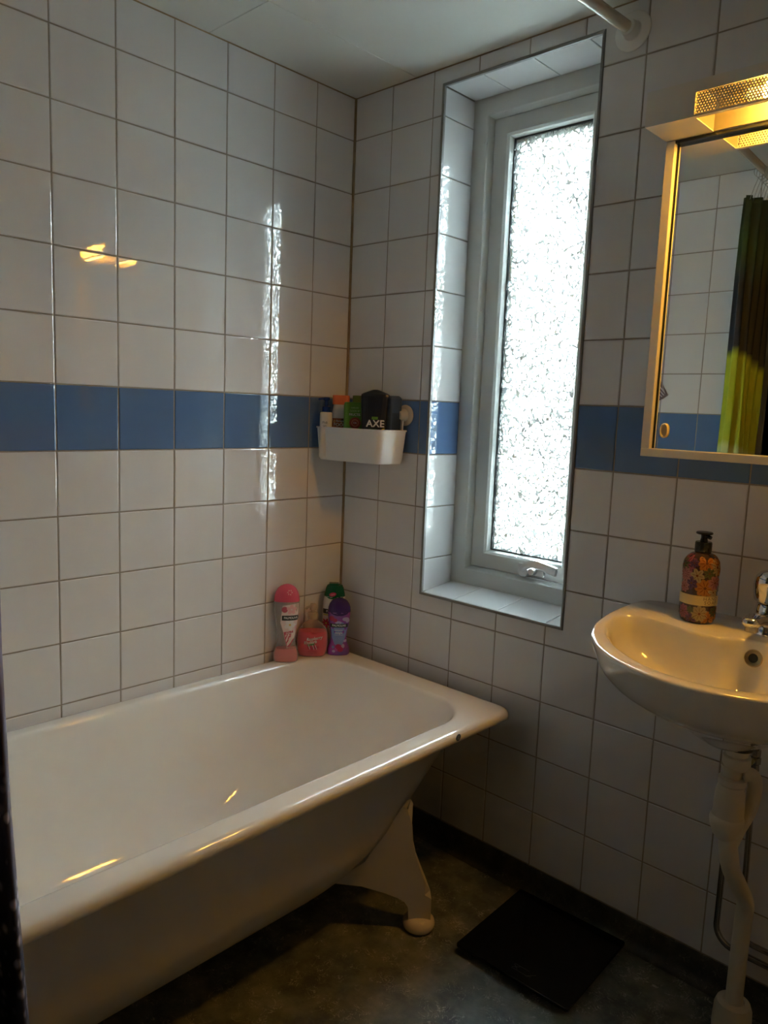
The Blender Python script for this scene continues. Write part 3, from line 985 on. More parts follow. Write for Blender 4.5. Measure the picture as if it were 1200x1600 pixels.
OX0, OX1 = 1.113, 1.467
GZ0, GZ1 = 0.6675, 0.7050
bm = bmesh.new()
T = 0.0015
lbox(bm, CX0, CX1, LY0, -0.001, LZ1-T, LZ1)                                   # top
lbox(bm, CX0, CX0+T, LY0, -0.131, LZ0, LZ1-T); lbox(bm, CX1-T, CX1, LY0, -0.131, LZ0, LZ1-T)   # ends
lbox(bm, CX0, CX1, -0.131, -0.001, LZ0+0.0006, LZ1-T)                          # solid rear box on the cabinet
lbox(bm, CX0+T, OX0, LY0, LY0+T, LZ0, LZ1-T); lbox(bm, OX1, CX1-T, LY0, LY0+T, LZ0, LZ1-T)     # front, beside the grille
lbox(bm, OX0, OX1, LY0, LY0+T, GZ1, LZ1-T); lbox(bm, OX0, OX1, LY0, LY0+T, LZ0, GZ0)
lbox(bm, CX0+T, OX0, LY0+T, -0.131, LZ0, LZ0+T); lbox(bm, OX1, CX1-T, LY0+T, -0.131, LZ0, LZ0+T)  # underside
lbox(bm, OX0, OX1, LY0+T, LY0+0.010, LZ0, LZ0+T)
finish('housing', bm, M_CAB, lamp)
bm = bmesh.new()
lbox(bm, OX0-T, OX0, LY0+0.002, -0.1312, LZ0+T, LZ1-0.002); lbox(bm, OX1, OX1+T, LY0+0.002, -0.1312, LZ0+T, LZ1-0.002)
lbox(bm, OX0, OX1, -0.1330, -0.1312, LZ0+0.0008, LZ1-0.002)
lbox(bm, OX0, OX1, LY0+0.002, -0.1330, LZ1-0.0035, LZ1-0.002)
finish('reflector', bm, M_LAMPIN, lamp)
# perforated grille: hexagonal cells with round holes
bm = bmesh.new()
pitch = 0.0052
rr = 0.00150
nr = int((GZ1-GZ0)/(pitch*0.866))
nc = int((OX1-OX0-0.002)/pitch)
verts = {}


def gv(x, z, y):
    kx = (round(x, 6), round(z, 6), round(y, 6))
    if kx not in verts: verts[kx] = bm.verts.new((x, y, z))
    return verts[kx]


R6 = pitch/math.sqrt(3)
for j in range(nr):
    for i in range(nc):
        hx = OX0-lx+0.003+pitch*(i+0.5*(j % 2)); hz = GZ0-lz+0.0026+pitch*0.866*j
        O6 = [(hx+R6*math.cos(PI/6+PI/3*k), hz+R6*math.sin(PI/6+PI/3*k)) for k in range(6)]
        O12 = []
        for k in range(6):
            O12 += [O6[k], ((O6[k][0]+O6[(k+1) % 6][0])/2, (O6[k][1]+O6[(k+1) % 6][1])/2)]
        I12 = [(hx+rr*math.cos(PI/6+PI/6*k), hz+rr*math.sin(PI/6+PI/6*k)) for k in range(12)]
        yf = LY0+0.0003
        for k in range(12):
            q = (k+1) % 12
            bm.faces.new((gv(*O12[k], yf), gv(*O12[q], yf), gv(*I12[q], yf), gv(*I12[k], yf)))
finish('grille', bm, M_CAB, lamp)
bm = bmesh.new()
lathe(bm, [(0.010, -0.075), (0.0215, -0.066), (0.0235, -0.05), (0.0235, 0.05), (0.0215, 0.066), (0.010, 0.075)], 0, -0.178, 0.032, seg=20, axis='X')
finish('bulb', bm, mat('lit_bulb', (1, 0.8, 0.5), emis=LAMP+(LAMP_STRENGTH,)), lamp, smooth=True)
for s in (-1, 1):
    bm = bmesh.new()
    lathe(bm, [(0.013, s*0.075), (0.013, s*0.10)], 0, -0.178, 0.032, seg=16, axis='X')
    finish('socket', bm, M_WPLAST, lamp)

# ------------------------------------------------------------------ curtain rod and curtain
ra, rb = Vector((0.865, 0.0, 0.957)), Vector((0.770, RY, 0.957))
rod = thing('curtain_rod', 'cream white shower curtain rod running below the ceiling over the bathtub', 'rod', tuple(ra))
L_ = rb-ra
bm = bmesh.new()
tube(bm, [L_*0.018, L_*0.985], 0.0125, seg=24)
finish('tube', bm, mat('cream_rod_paint', (0.62, 0.55, 0.45), rough=0.25), rod, smooth=True, angle=50)
for (p, s) in ((Vector((0, 0, 0)), -1), (L_, 1)):
    bm = bmesh.new()
    lathe(bm, [(0.041, -0.0003*-s), (0.041, 0.003*s), (0.038, 0.0045*s), (0.021, 0.0055*s), (0.019, 0.007*s), (0.0165, 0.030*s), (0.0132, 0.031*s)], p.x, p.y, p.z, seg=36, axis='Y')
    finish('wall_flange', bm, M_WPLAST, rod, smooth=True, angle=30)


def mat_curtain():
    m = bpy.data.materials.new('printed_curtain_fabric')
    m.use_nodes = True
    n = m.node_tree; b = n.nodes['Principled BSDF']
    L = n.links.new
    t = n.nodes.new('ShaderNodeTexCoord')
    sp = n.nodes.new('ShaderNodeSeparateXYZ'); L(t.outputs['Object'], sp.inputs[0])
    nz = n.nodes.new('ShaderNodeTexNoise'); nz.inputs['Scale'].default_value = 5; L(t.outputs['Object'], nz.inputs['Vector'])
    a1 = n.nodes.new('ShaderNodeMath'); a1.operation = 'MULTIPLY_ADD'; a1.inputs[1].default_value = 0.10
    L(nz.outputs['Fac'], a1.inputs[0]); L(sp.outputs['Z'], a1.inputs[2])
    a2 = n.nodes.new('ShaderNodeMath'); a2.operation = 'MULTIPLY_ADD'; a2.inputs[1].default_value = -0.25
    L(sp.outputs['Y'], a2.inputs[0]); L(a1.outputs[0], a2.inputs[2])
    mr_ = n.nodes.new('ShaderNodeMapRange'); mr_.inputs['From Min'].default_value = 0.1; mr_.inputs['From Max'].default_value = 2.1
    L(a2.outputs[0], mr_.inputs['Value'])
    cr = n.nodes.new('ShaderNodeValToRGB'); L(mr_.outputs[0], cr.inputs[0])
    off = 0.05      # mean of noise term

    def pz(z): return (z+1.12+off+0.0-0.1)/2.0
    stops = [(-1.0, (0.06, 0.065, 0.12)), (-0.62, (0.035, 0.038, 0.065)), (-0.30, (0.09, 0.09, 0.16)), (-0.14, (0.16, 0.13, 0.24)), (-0.08, (0.42, 0.50, 0.28)), (0.045, (0.50, 0.60, 0.25)), (0.07, (0.33, 0.40, 0.012)),
             (0.345, (0.42, 0.50, 0.012)), (0.375, (0.008, 0.010, 0.020)), (0.60, (0.006, 0.008, 0.010)), (0.72, (0.03, 0.06, 0.006)), (0.80, (0.02, 0.035, 0.006))]
    el = cr.color_ramp.elements
    el[0].position = pz(stops[0][0]); el[0].color = stops[0][1]+(1,)
    el[1].position = pz(stops[-1][0]); el[1].color = stops[-1][1]+(1,)
    for z, c in stops[1:-1]:
        q = el.new(pz(z)); q.color = c+(1,)
    # white blurred dots low down
    mp = n.nodes.new('ShaderNodeMapping'); mp.inputs['Scale'].default_value = (1, 1, 0.75); L(t.outputs['Object'], mp.inputs['Vector'])
    vo = n.nodes.new('ShaderNodeTexVoronoi'); vo.inputs['Scale'].default_value = 60; L(mp.outputs[0], vo.inputs['Vector'])
    dm = n.nodes.new('ShaderNodeMapRange'); dm.inputs['From Min'].default_value = 0.18; dm.inputs['From Max'].default_value = 0.42
    dm.inputs['To Min'].default_value = 1; dm.inputs['To Max'].default_value = 0
    L(vo.outputs['Distance'], dm.inputs['Value'])
    ds = n.nodes.new('ShaderNodeSeparateColor'); L(vo.outputs['Color'], ds.inputs[0])
    dt = n.nodes.new('ShaderNodeMapRange'); dt.inputs['From Min'].default_value = 0.1; dt.inputs['From Max'].default_value = 0.6
    L(ds.outputs[0], dt.inputs['Value'])
    z1 = n.nodes.new('ShaderNodeMapRange'); z1.inputs['From Min'].default_value = 0.28; z1.inputs['From Max'].default_value = 0.55
    L(sp.outputs['Z'], z1.inputs['Value'])
    z2 = n.nodes.new('ShaderNodeMapRange'); z2.inputs['From Min'].default_value = 0.72; z2.inputs['From Max'].default_value = 0.80
    z2.inputs['To Min'].default_value = 1; z2.inputs['To Max'].default_value = 0
    L(sp.outputs['Z'], z2.inputs['Value'])
    m1 = n.nodes.new('ShaderNodeMath'); m1.operation = 'MULTIPLY'; L(dm.outputs[0], m1.inputs[0]); L(dt.outputs[0], m1.inputs[1])
    m2 = n.nodes.new('ShaderNodeMath'); m2.operation = 'MULTIPLY'; L(m1.outputs[0], m2.inputs[0]); L(z1.outputs[0], m2.inputs[1])
    m3 = n.nodes.new('ShaderNodeMath'); m3.operation = 'MULTIPLY'; L(m2.outputs[0], m3.inputs[0]); L(z2.outputs[0], m3.inputs[1])
    mx = n.nodes.new('ShaderNodeMix'); mx.data_type = 'RGBA'; L(m3.outputs[0], mx.inputs['Factor']); L(cr.outputs[0], mx.inputs[6])
    mx.inputs[7].default_value = (0.62, 0.60, 0.80, 1)
    L(mx.outputs[2], b.inputs['Base Color'])
    b.inputs['Roughness'].default_value = 0.55
    return m


cur = thing('shower_curtain', 'dark and lime green printed shower curtain gathered at the near end of the tub', 'curtain', (0.76, -1.30, FLOOR))
bm = bmesh.new()
NF = 96
cols = []
for i in range(NF+1):
    t = i/NF
    cols.append((t, 0.034*math.sin(t*PI*9.0)*(0.35+0.65*min(1, t*6)) * (1-0.35*t), 0.0))
zs = [0.87, 0.85, 0.75, 0.6, 0.4, 0.2, 0.0, -0.2, -0.4, -0.6, -0.8, -1.0, -1.08]
G_ = []
for z in zs:
    dn = (0.87-z)/1.95
    row = []
    for (t, a_, _) in cols:
        y = -0.006+0.020*dn+0.067*max(0, dn-0.6) - 0.205*t
        x = -0.004 + 0.030*t + a_*(0.75+0.5*dn) + 0.004*math.sin(5*z+7*t) - 0.010*dn
        row.append(bm.verts.new((x, y, z-FLOOR)))
    G_.append(row)
for a, b in zip(G_[:-1], G_[1:]):
    for i in range(NF): bm.faces.new((a[i], a[i+1], b[i+1], b[i]))
fab = finish('fabric', bm, mat_curtain(), cur, smooth=True)
sd = fab.modifiers.new('thickness', 'SOLIDIFY'); sd.thickness = 0.0012
for i in range(7):
    t = (i+0.5)/7
    y = -0.206*t
    yw = -1.30+y
    xr = ra.x+(rb.x-ra.x)*(yw/RY) - 0.76
    bm = bmesh.new()
    pts = [(xr+0.0168*math.sin(a), y+0.0015*math.sin(2*a), 0.950-FLOOR+0.0225*math.cos(a)-0.004) for a in [2*PI*k/20 for k in range(21)]]
    tube(bm, pts, 0.0011, seg=6, cap=False)
    tube(bm, [(xr, y, 0.9245-FLOOR), (xr*0.6, y, 0.90-FLOOR), (xr*0.2, y, 0.868-FLOOR), (xr*0.1, y+0.002, 0.856-FLOOR)], 0.0011, seg=6)
    finish('curtain_ring', bm, M_CHROME, cur, smooth=True)

# striped cloth on the rear wall (visible only in the mirror)
hc = thing('striped_cloth', 'small pink and grey striped cloth hanging on the rear wall, seen in the mirror', 'cloth', (0.385, RY, 0.30))
bm = bmesh.new()
poly = [(0.004, 0.022), (0.022, -0.012), (0.046, -0.052), (0.066, -0.080), (0.046, -0.095), (0.022, -0.106), (-0.010, -0.115), (-0.045, -0.105), (-0.060, -0.08), (-0.03, -0.03)]
A = [bm.verts.new((x, 0.006, z)) for x, z in poly]; B = [bm.verts.new((x*0.9, 0.022, z*0.97)) for x, z in poly]
bm.faces.new(A); bm.faces.new(B[::-1])
for i in range(len(A)):
    j = (i+1) % len(A); bm.faces.new((A[i], B[i], B[j], A[j]))
mcl = bpy.data.materials.new('striped_cotton'); mcl.use_nodes = True
n = mcl.node_tree
w = n.nodes.new('ShaderNodeTexWave'); w.inputs['Scale'].default_value = 45; w.bands_direction = 'DIAGONAL'
t = n.nodes.new('ShaderNodeTexCoord'); cr = n.nodes.new('ShaderNodeValToRGB')
cr.color_ramp.elements[0].position = 0.4; cr.color_ramp.elements[0].color = (0.16, 0.10, 0.12, 1)
cr.color_ramp.elements[1].position = 0.6; cr.color_ramp.elements[1].color = (0.55, 0.46, 0.47, 1)
n.links.new(t.outputs['Object'], w.inputs['Vector']); n.links.new(w.outputs['Fac'], cr.inputs[0])
n.links.new(cr.outputs[0], n.nodes['Principled BSDF'].inputs['Base Color'])
finish('cloth', bm, mcl, hc)
bm = bmesh.new(); lathe(bm, [(0.008, 0), (0.008, 0.004), (0.003, 0.006), (0.003, 0.022), (0.005, 0.026)], 0, 0, 0.004, seg=14, axis='Y')
finish('hook', bm, M_CHROME, hc)

# ------------------------------------------------------------------ bathroom scale
sc_ = thing('bathroom_scale', 'square black glass bathroom scale on the floor below the window', 'scale', (0.903, -0.178, FLOOR), math.radians(2.2))
bm = bmesh.new()
rings(bm, [rrect(-0.1425, 0.1425, -0.1425, 0.1425, 0.006, z, seg=4, straight=1) if i not in (0, 3) else rrect(-0.1415, 0.1415, -0.1415, 0.1415, 0.005, z, seg=4, straight=1)
           for i, z in enumerate((0.0170, 0.0180, 0.0240, 0.0250))])
finish('glass_platform', bm, M_GLASSBLACK, sc_)
bm = bmesh.new(); rings(bm, [rrect(-0.12, 0.12, -0.12, 0.12, 0.02, z, seg=4, straight=1) for z in (0.008, 0.0168)])
finish('base', bm, M_BLACKP, sc_)
for sx1 in (-1, 1):
    for sy1 in (-1, 1):
        bm = bmesh.new(); lathe(bm, [(0.017, 0), (0.018, 0.003), (0.016, 0.0085)], sx1*0.095, sy1*0.095, 0, seg=18)
        finish('foot', bm, M_DARK, sc_)
bm = bmesh.new()
for (a, b, c, d) in ((-0.030, -0.024, 0.0, 0.0), (-0.030, -0.030, 0.0, 0.0)):
    pass


def stroke(bm, x0, y0, x1, y1, w=0.0012, z=0.0251):
    d = Vector((x1-x0, y1-y0)).normalized(); nx, ny = -d.y*w/2, d.x*w/2
    vv = [bm.verts.new(c) for c in ((x0+nx, y0+ny, z), (x0-nx, y0-ny, z), (x1-nx, y1-ny, z), (x1+nx, y1+ny, z))]
    bm.faces.new(vv)


ox, oy = 0.018, -0.108
for s in ((-0.026, 0.004, -0.012, -0.008), (-0.026, -0.008, -0.012, 0.004), (-0.026, -0.010, 0.012, -0.010), (-0.026, 0.006, 0.010, 0.006), (0.012, -0.010, 0.020, -0.002), (0.020, -0.002, 0.028, 0.006), (0.010, -0.012, 0.022, -0.006)):
    stroke(bm, ox+s[0], oy+s[1], ox+s[2], oy+s[3])
finish('display_mark', bm, mat('faint_grey_print', (0.06, 0.07, 0.075), rough=0.4), sc_)


# ------------------------------------------------------------------ bottles
class Body:
    """vertical body with superellipse sections (z, half width, half depth, exponent)"""
    def __init__(self, sec):
        self.s = sec

    def at(self, z):
        s = self.s
        if z <= s[0][0]: return s[0][1:]
        for a, b in zip(s[:-1], s[1:]):
            if z <= b[0]:
                t = (z-a[0])/max(1e-9, b[0]-a[0])
                t = t*t*(3-2*t) if getattr(self, 'ease', False) else t
                return tuple(a[i]+(b[i]-a[i])*t for i in (1, 2, 3))
        return s[-1][1:]

    def mesh(self, bm, z0=None, z1=None, grow=0.0, seg=36, steps=20, mi=0, cap=True):
        z0 = self.s[0][0] if z0 is None else z0
        z1 = self.s[-1][0] if z1 is None else z1
        zl = sorted({z0, z1} | {s[0] for s in self.s if z0 < s[0] < z1} | {z0+(z1-z0)*i/steps for i in range(steps+1)})
        loops = []
        for z in zl:
            a, b, n_ = self.at(z)
            a += grow; b += grow
            lp = []
            for k in range(seg):
                th = 2*PI*k/seg
                c, s = math.cos(th), math.sin(th)
                lp.append((a*math.copysign(abs(c)**(2/n_), c), b*math.copysign(abs(s)**(2/n_), s), z))
            loops.append(lp)
        rings(bm, loops, cap, cap, mi)

    def front(self, x, z, off):
        a, b, n_ = self.at(z)
        q = min(0.985, abs(x)/a)
        return (math.copysign(q*a, x), -b*(1-q**n_)**(1/n_)-off, z)

    def decal(self, bm, poly, off, mi=0, cuts=2):
        b2 = bmesh.new()
        b2.faces.new([b2.verts.new((x, 0, z)) for x, z in poly])
        bmesh.ops.triangulate(b2, faces=b2.faces[:])
        if cuts: bmesh.ops.subdivide_edges(b2, edges=b2.edges[:], cuts=cuts, use_grid_fill=True)
        mp = {v: bm.verts.new(self.front(v.co.x, v.co.z, off)) for v in b2.verts}
        for f in b2.faces:
            try: bm.faces.new([mp[v] for v in f.verts]).material_index = mi
            except ValueError: pass
        b2.free()

    def strip(self, bm, x0, x1, z0, z1, off, mi=0, nx=14, nz=8):
        """rectangular label band that follows the body"""
        V = [[bm.verts.new(self.front(x0+(x1-x0)*i/nx, z0+(z1-z0)*j/nz, off)) for i in range(nx+1)] for j in range(nz+1)]
        for j in range(nz):
            for i in range(nx): bm.faces.new((V[j][i], V[j][i+1], V[j+1][i+1], V[j+1][i])).material_index = mi

    def text(self, bm, s, size, x, z, off, mi=0, spacing=1.0, shear=0.0, rot=0.0, sxx=1.0, bold=0.0):
        me = text_outline(s, size, spacing, shear)
        b2 = bmesh.new(); b2.from_mesh(me)
        cr_, sr_ = math.cos(rot), math.sin(rot)
        for ox_, oz_ in ([(0, 0)] if not bold else [(0, 0), (bold, 0), (0, bold)]):
            mp = {}
            for v in b2.verts:
                px, pz = v.co.x*sxx, v.co.y
                mp[v] = bm.verts.new(self.front(x+px*cr_-pz*sr_+ox_, z+px*sr_+pz*cr_+oz_, off))
            for f in b2.faces:
                try: bm.faces.new([mp[v] for v in f.verts]).material_index = mi
                except ValueError: pass
        b2.free()
        bpy.data.meshes.remove(me)


def flat(name, c, rough=0.4): return mat(name, c, rough=rough)


def ell(cx_, cz_, rx, rz, n=16, rot=0.0):
    out = []
    for k in range(n):
        a = 2*PI*k/n
        x, z = rx*math.cos(a), rz*math.sin(a)
        out.append((cx_+x*math.cos(rot)-z*math.sin(rot), cz_+x*math.sin(rot)+z*math.cos(rot)))
    return out


def flower(B, bm, cx_, cz_, r, n, off, mi, mc, ph=0.0, w=0.36, xlim=None):
    for k in range(n):
        a = ph+2*PI*k/n
        B.decal(bm, ell(cx_+0.55*r*math.cos(a), cz_+0.55*r*math.sin(a), 0.47*r, w*r, 10, a), off+0.00005*(k % 3), mi, cuts=1)
    B.decal(bm, ell(cx_, cz_, 0.2*r, 0.2*r, 8), off+0.0003, mc, cuts=0)


ROT = math.radians(47)
WHITE_PRINT = flat('white_print', (0.80, 0.80, 0.80))
LABEL_BLACK = flat('label_black_green', (0.006, 0.018, 0.014), 0.35)


def soft_body(zb, zt, prof, n=2.4):
    """prof: (fraction of height, half width, half depth)"""
    return Body([(zb+(zt-zb)*f, a, b, n) for f, a, b in prof])


# 1 clear waisted bottle with pink cap
def waisted(H, W, Dp, n=2.3):
    pr = [(0.0, 0.90, 0.86), (0.012, 0.97, 0.95), (0.06, 1.0, 1.0), (0.12, 0.97, 0.97), (0.20, 0.80, 0.86), (0.27, 0.71, 0.80), (0.34, 0.70, 0.80), (0.45, 0.80, 0.86), (0.58, 0.93, 0.94), (0.70, 0.99, 1.0),
          (0.78, 1.0, 1.0), (0.84, 0.965, 0.93), (0.90, 0.86, 0.80), (0.945, 0.70, 0.62), (0.975, 0.50, 0.42), (0.993, 0.26, 0.2), (1.0, 0.08, 0.06)]
    return Body([(H*f, W/2*a, Dp/2*b, n) for f, a, b in pr])


TUBZ = -0.6245
b1 = thing('shower_gel_bottle', 'clear shower gel bottle with pink domed cap and pink gel at its base', 'bottle', (0.037, -0.250, TUBZ), math.radians(52), group='shower gels on the bathtub corner')
B = waisted(0.232, 0.074, 0.042)
bm = bmesh.new(); B.mesh(bm, 0, 0.186, steps=30)
finish('bottle_body', bm, mat_clear('clear_plastic', (0.90, 0.87, 0.86), 0.16), b1, smooth=True, angle=60)
bm = bmesh.new(); B.mesh(bm, 0.002, 0.040, grow=-0.0012, steps=8)
o = finish('gel', bm, mat('pink_gel', (0.88, 0.25, 0.24), rough=0.12), b1, smooth=True, angle=50); o['label'] = 'pink gel left in the bottom'
bm = bmesh.new(); B.mesh(bm, 0.182, 0.232, grow=0.0008, steps=14)
cp = finish('cap', bm, mat('pink_cap', (0.72, 0.10, 0.16), rough=0.15, coat=0.3), b1, smooth=True, angle=60); cp['label'] = 'glossy pink domed cap'
bm = bmesh.new()
for k in range(6): B.decal(bm, ell(0.008+0.006*math.cos(k), 0.210+0.006*math.sin(k), 0.0028, 0.0007, 8, k+0.8), 0.0013)
finish('cap_emblem', bm, flat('pale_pink_print', (0.85, 0.60, 0.62)), cp)
bm = bmesh.new()
mats_ = [flat('label_pink_white', (0.78, 0.66, 0.66)), flat('label_deep_pink', (0.55, 0.10, 0.16)), LABEL_BLACK, WHITE_PRINT, flat('petal_blush', (0.80, 0.45, 0.50)), flat('petal_yellow', (0.75, 0.55, 0.15))]
B.decal(bm, [(-0.012, 0.172), (0.034, 0.178), (0.034, 0.135), (0.030, 0.100), (0.022, 0.070), (0.010, 0.048), (0.002, 0.044), (-0.004, 0.070), (-0.010, 0.095), (-0.018, 0.120)], 0.0006, 0, 3)
B.decal(bm, [(-0.008, 0.092), (0.027, 0.098), (0.022, 0.070), (0.010, 0.048), (0.002, 0.046), (-0.003, 0.066)], 0.0008, 1, 3)
B.decal(bm, ell(-0.006, 0.160, 0.009, 0.009), 0.0009, 1, 1)
flower(B, bm, 0.014, 0.160, 0.015, 5, 0.0009, 4, 0, 0.3)
flower(B, bm, 0.010, 0.114, 0.017, 5, 0.0009, 3, 5, 1.1)
B.decal(bm, ell(0.027, 0.105, 0.004, 0.007), 0.0010, 4, 1)
B.strip(bm, -0.014, 0.035, 0.1275, 0.1425, 0.0012, 2)
B.text(bm, 'PALMOLIVE', 0.0092, 0.0115, 0.135, 0.0016, 3, sxx=0.84, bold=0.0003)
B.text(bm, 'Glow', 0.010, 0.009, 0.089, 0.0014, 3, shear=0.3)
for q in range(3): B.strip(bm, 0.0, 0.018-0.003*q, 0.0805-0.005*q, 0.0815-0.005*q, 0.0012, 4, nx=4, nz=1)
finish('front_label', bm, mats_, b1)

# 2 raspberry pump soap
b2_ = thing('hand_soap_pump', 'clear pump bottle of raspberry red hand soap between two shower gels', 'bottle', (0.046, -0.155, TUBZ), math.radians(47))
B = Body([(0.0, 0.034, 0.020, 3.2), (0.004, 0.040, 0.024, 3.0), (0.015, 0.0445, 0.0265, 2.8), (0.045, 0.0470, 0.028, 2.7), (0.070, 0.0455, 0.027, 2.6), (0.085, 0.040, 0.0245, 2.5), (0.098, 0.029, 0.020, 2.3), (0.106, 0.019, 0.016, 2.1), (0.111, 0.0145, 0.0145, 2.0), (0.119, 0.014, 0.014, 2.0)])
bm = bmesh.new(); B.mesh(bm, steps=26)
finish('bottle_body', bm, mat_clear('clear_plastic_pinkish', (0.97, 0.88, 0.87), 0.10), b2_, smooth=True, angle=60)
bm = bmesh.new(); B.mesh(bm, 0.002, 0.077, grow=-0.0012, steps=16)
finish('liquid', bm, mat('raspberry_liquid', (0.78, 0.060, 0.085), rough=0.12, noise=(20, 0.3, (0.85, 0.12, 0.13))), b2_, smooth=True, angle=50)
bm = bmesh.new()
lathe(bm, [(0.0155, 0.114), (0.0160, 0.116), (0.0160, 0.129), (0.0145, 0.132), (0.007, 0.133), (0.006, 0.142)], seg=24)
MC = mat_clear('frosted_pump_plastic', (0.88, 0.82, 0.81), 0.35)
pu = finish('pump_collar', bm, MC, b2_, smooth=True, angle=40)
bm = bmesh.new()
lathe(bm, [(0.0095, 0.141), (0.0105, 0.146), (0.0100, 0.156), (0.008, 0.159)], seg=20)
tube(bm, [(0, 0.0, 0.152), (-0.010, -0.010, 0.153), (-0.018, -0.018, 0.151), (-0.020, -0.020, 0.148)], 0.0038, seg=10)
finish('nozzle', bm, MC, pu, smooth=True, angle=50)
bm = bmesh.new()
mats_ = [WHITE_PRINT, flat('print_dark_red', (0.20, 0.01, 0.02)), flat('print_leaf_green', (0.10, 0.22, 0.05)), flat('print_raspberry', (0.50, 0.01, 0.05))]
B.text(bm, 'Raspberry', 0.0135, 0.006, 0.059, 0.0012, 0, shear=0.35, rot=0.16, sxx=0.85, bold=0.0003)
B.text(bm, 'Rhubarb', 0.0135, -0.006, 0.047, 0.0012, 0, shear=0.35, rot=0.16, sxx=0.85, bold=0.0003)
B.text(bm, 'SENSES', 0.0045, 0.005, 0.0745, 0.0012, 1)
for (x, z, r, m_) in ((-0.002, 0.041, 0.004, 2), (0.004, 0.0425, 0.004, 2), (-0.010, 0.0385, 0.004, 2), (-0.008, 0.031, 0.006, 3), (0.000, 0.028, 0.006, 3), (0.009, 0.031, 0.006, 3), (0.018, 0.033, 0.004, 3)):
    B.decal(bm, ell(x, z, r, r*0.85), 0.0010, m_, 1)
for a_ in (-0.008, 0.004, 0.012): B.decal(bm, ell(a_, 0.033, 0.0009, 0.009, 8, 0.35), 0.0013, 0, 1)
B.text(bm, 'HAND WASH', 0.0045, 0.001, 0.018, 0.0012, 1)
B.strip(bm, -0.014, 0.016, 0.0125, 0.0133, 0.0012, 1, nz=1)
finish('front_print', bm, mats_, b2_)

# 3 green-capped white bottle in the corner
b3 = thing('shower_gel_bottle', 'white shower gel bottle with dark green cap in the wall corner', 'bottle', (0.046, -0.068, TUBZ), math.radians(47), group='shower gels on the bathtub corner')
B = Body([(0.0, 0.030, 0.016, 2.5), (0.004, 0.033, 0.019, 2.4), (0.06, 0.0355, 0.020, 2.3), (0.11, 0.0365, 0.020, 2.3), (0.150, 0.0345, 0.0195, 2.3), (0.178, 0.0305, 0.018, 2.3), (0.196, 0.0265, 0.0165, 2.3), (0.2045, 0.0225, 0.0155, 2.3), (0.206, 0.020, 0.0145, 2.3)])
bm = bmesh.new(); B.mesh(bm, 0, 0.171, steps=20)
finish('bottle_body', bm, mat('white_bottle_plastic', (0.74, 0.73, 0.71), rough=0.22), b3, smooth=True, angle=60)
bm = bmesh.new(); B.mesh(bm, 0.171, 0.206, grow=0.0008, steps=12)
cp = finish('cap', bm, mat('dark_green_cap', (0.006, 0.11, 0.055), rough=0.18), b3, smooth=True, angle=40); cp['label'] = 'dark green flip cap'
bm = bmesh.new(); box(bm, -0.018, 0.012, -0.012, 0.012, 0.2055, 0.211, bevel=0.002)
finish('flip_lid', bm, MATS['dark_green_cap'], cp)
bm = bmesh.new()
mats_ = [MATS['dark_green_cap'], flat('emblem_pink', (0.62, 0.03, 0.13)), LABEL_BLACK, WHITE_PRINT, flat('label_yellow_green', (0.55, 0.60, 0.10)), flat('label_cream', (0.78, 0.72, 0.50)), flat('blossom_red', (0.58, 0.05, 0.10))]
B.decal(bm, [(-0.030, 0.172), (0.030, 0.172), (0.022, 0.166), (0.0, 0.1625), (-0.016, 0.1645)], 0.0007, 0, 2)
B.decal(bm, ell(-0.006, 0.1785, 0.011, 0.0060, 14, 0.2), 0.0014, 1, 1)
B.text(bm, 'nutra', 0.0055, -0.006, 0.1785, 0.0018, 3, rot=0.2)
B.strip(bm, -0.034, 0.034, 0.118, 0.1325, 0.0010, 2)
B.text(bm, 'PALMOLIVE', 0.0098, 0.0, 0.1250, 0.0014, 3, bold=0.0003)
B.strip(bm, -0.033, 0.033, 0.112, 0.1165, 0.0008, 4, nz=1)
B.decal(bm, [(-0.034, 0.110), (0.034, 0.110), (0.030, 0.04), (-0.030, 0.04)], 0.0006, 5, 3)
for (x, z) in ((-0.024, 0.088), (0.0, 0.075), (0.022, 0.092)): flower(B, bm, x, z, 0.015, 7, 0.0008, 6, 4, 0.4, 0.22)
finish('front_label', bm, mats_, b3)

# 4 purple bottle
b4 = thing('shower_gel_bottle', 'purple and violet waisted shower gel bottle nearest the wall corner', 'bottle', (0.089, -0.087, TUBZ), math.radians(47), group='shower gels on the bathtub corner')
B = waisted(0.176, 0.068, 0.040)
bm = bmesh.new(); B.mesh(bm, 0, 0.134, steps=28)
mp_ = mat('violet_print_body', (0.40, 0.07, 0.42), rough=0.2, noise=(28, 0.9, (0.13, 0.12, 0.45)))
finish('bottle_body', bm, mp_, b4, smooth=True, angle=60)
bm = bmesh.new(); B.mesh(bm, 0.134, 0.176, grow=0.0007, steps=14)
cp = finish('cap', bm, mat('deep_purple_cap', (0.045, 0.015, 0.14), rough=0.12, coat=0.3), b4, smooth=True, angle=60); cp['label'] = 'deep purple domed cap'
bm = bmesh.new()
mats_ = [MATS['deep_purple_cap'], LABEL_BLACK, WHITE_PRINT, flat('print_sky_blue', (0.20, 0.30, 0.62)), flat('print_lilac', (0.50, 0.42, 0.72)), flat('print_berry', (0.42, 0.01, 0.10)), flat('print_magenta', (0.50, 0.07, 0.45))]
B.decal(bm, [(-0.031, 0.137), (0.031, 0.137), (0.024, 0.129), (0.010, 0.124), (-0.008, 0.124), (-0.022, 0.129)], 0.0006, 0, 2)
B.decal(bm, [(-0.024, 0.088), (0.026, 0.088), (0.020, 0.055), (0.012, 0.035), (0.0, 0.028), (-0.012, 0.035), (-0.02, 0.055)], 0.0005, 3, 3)
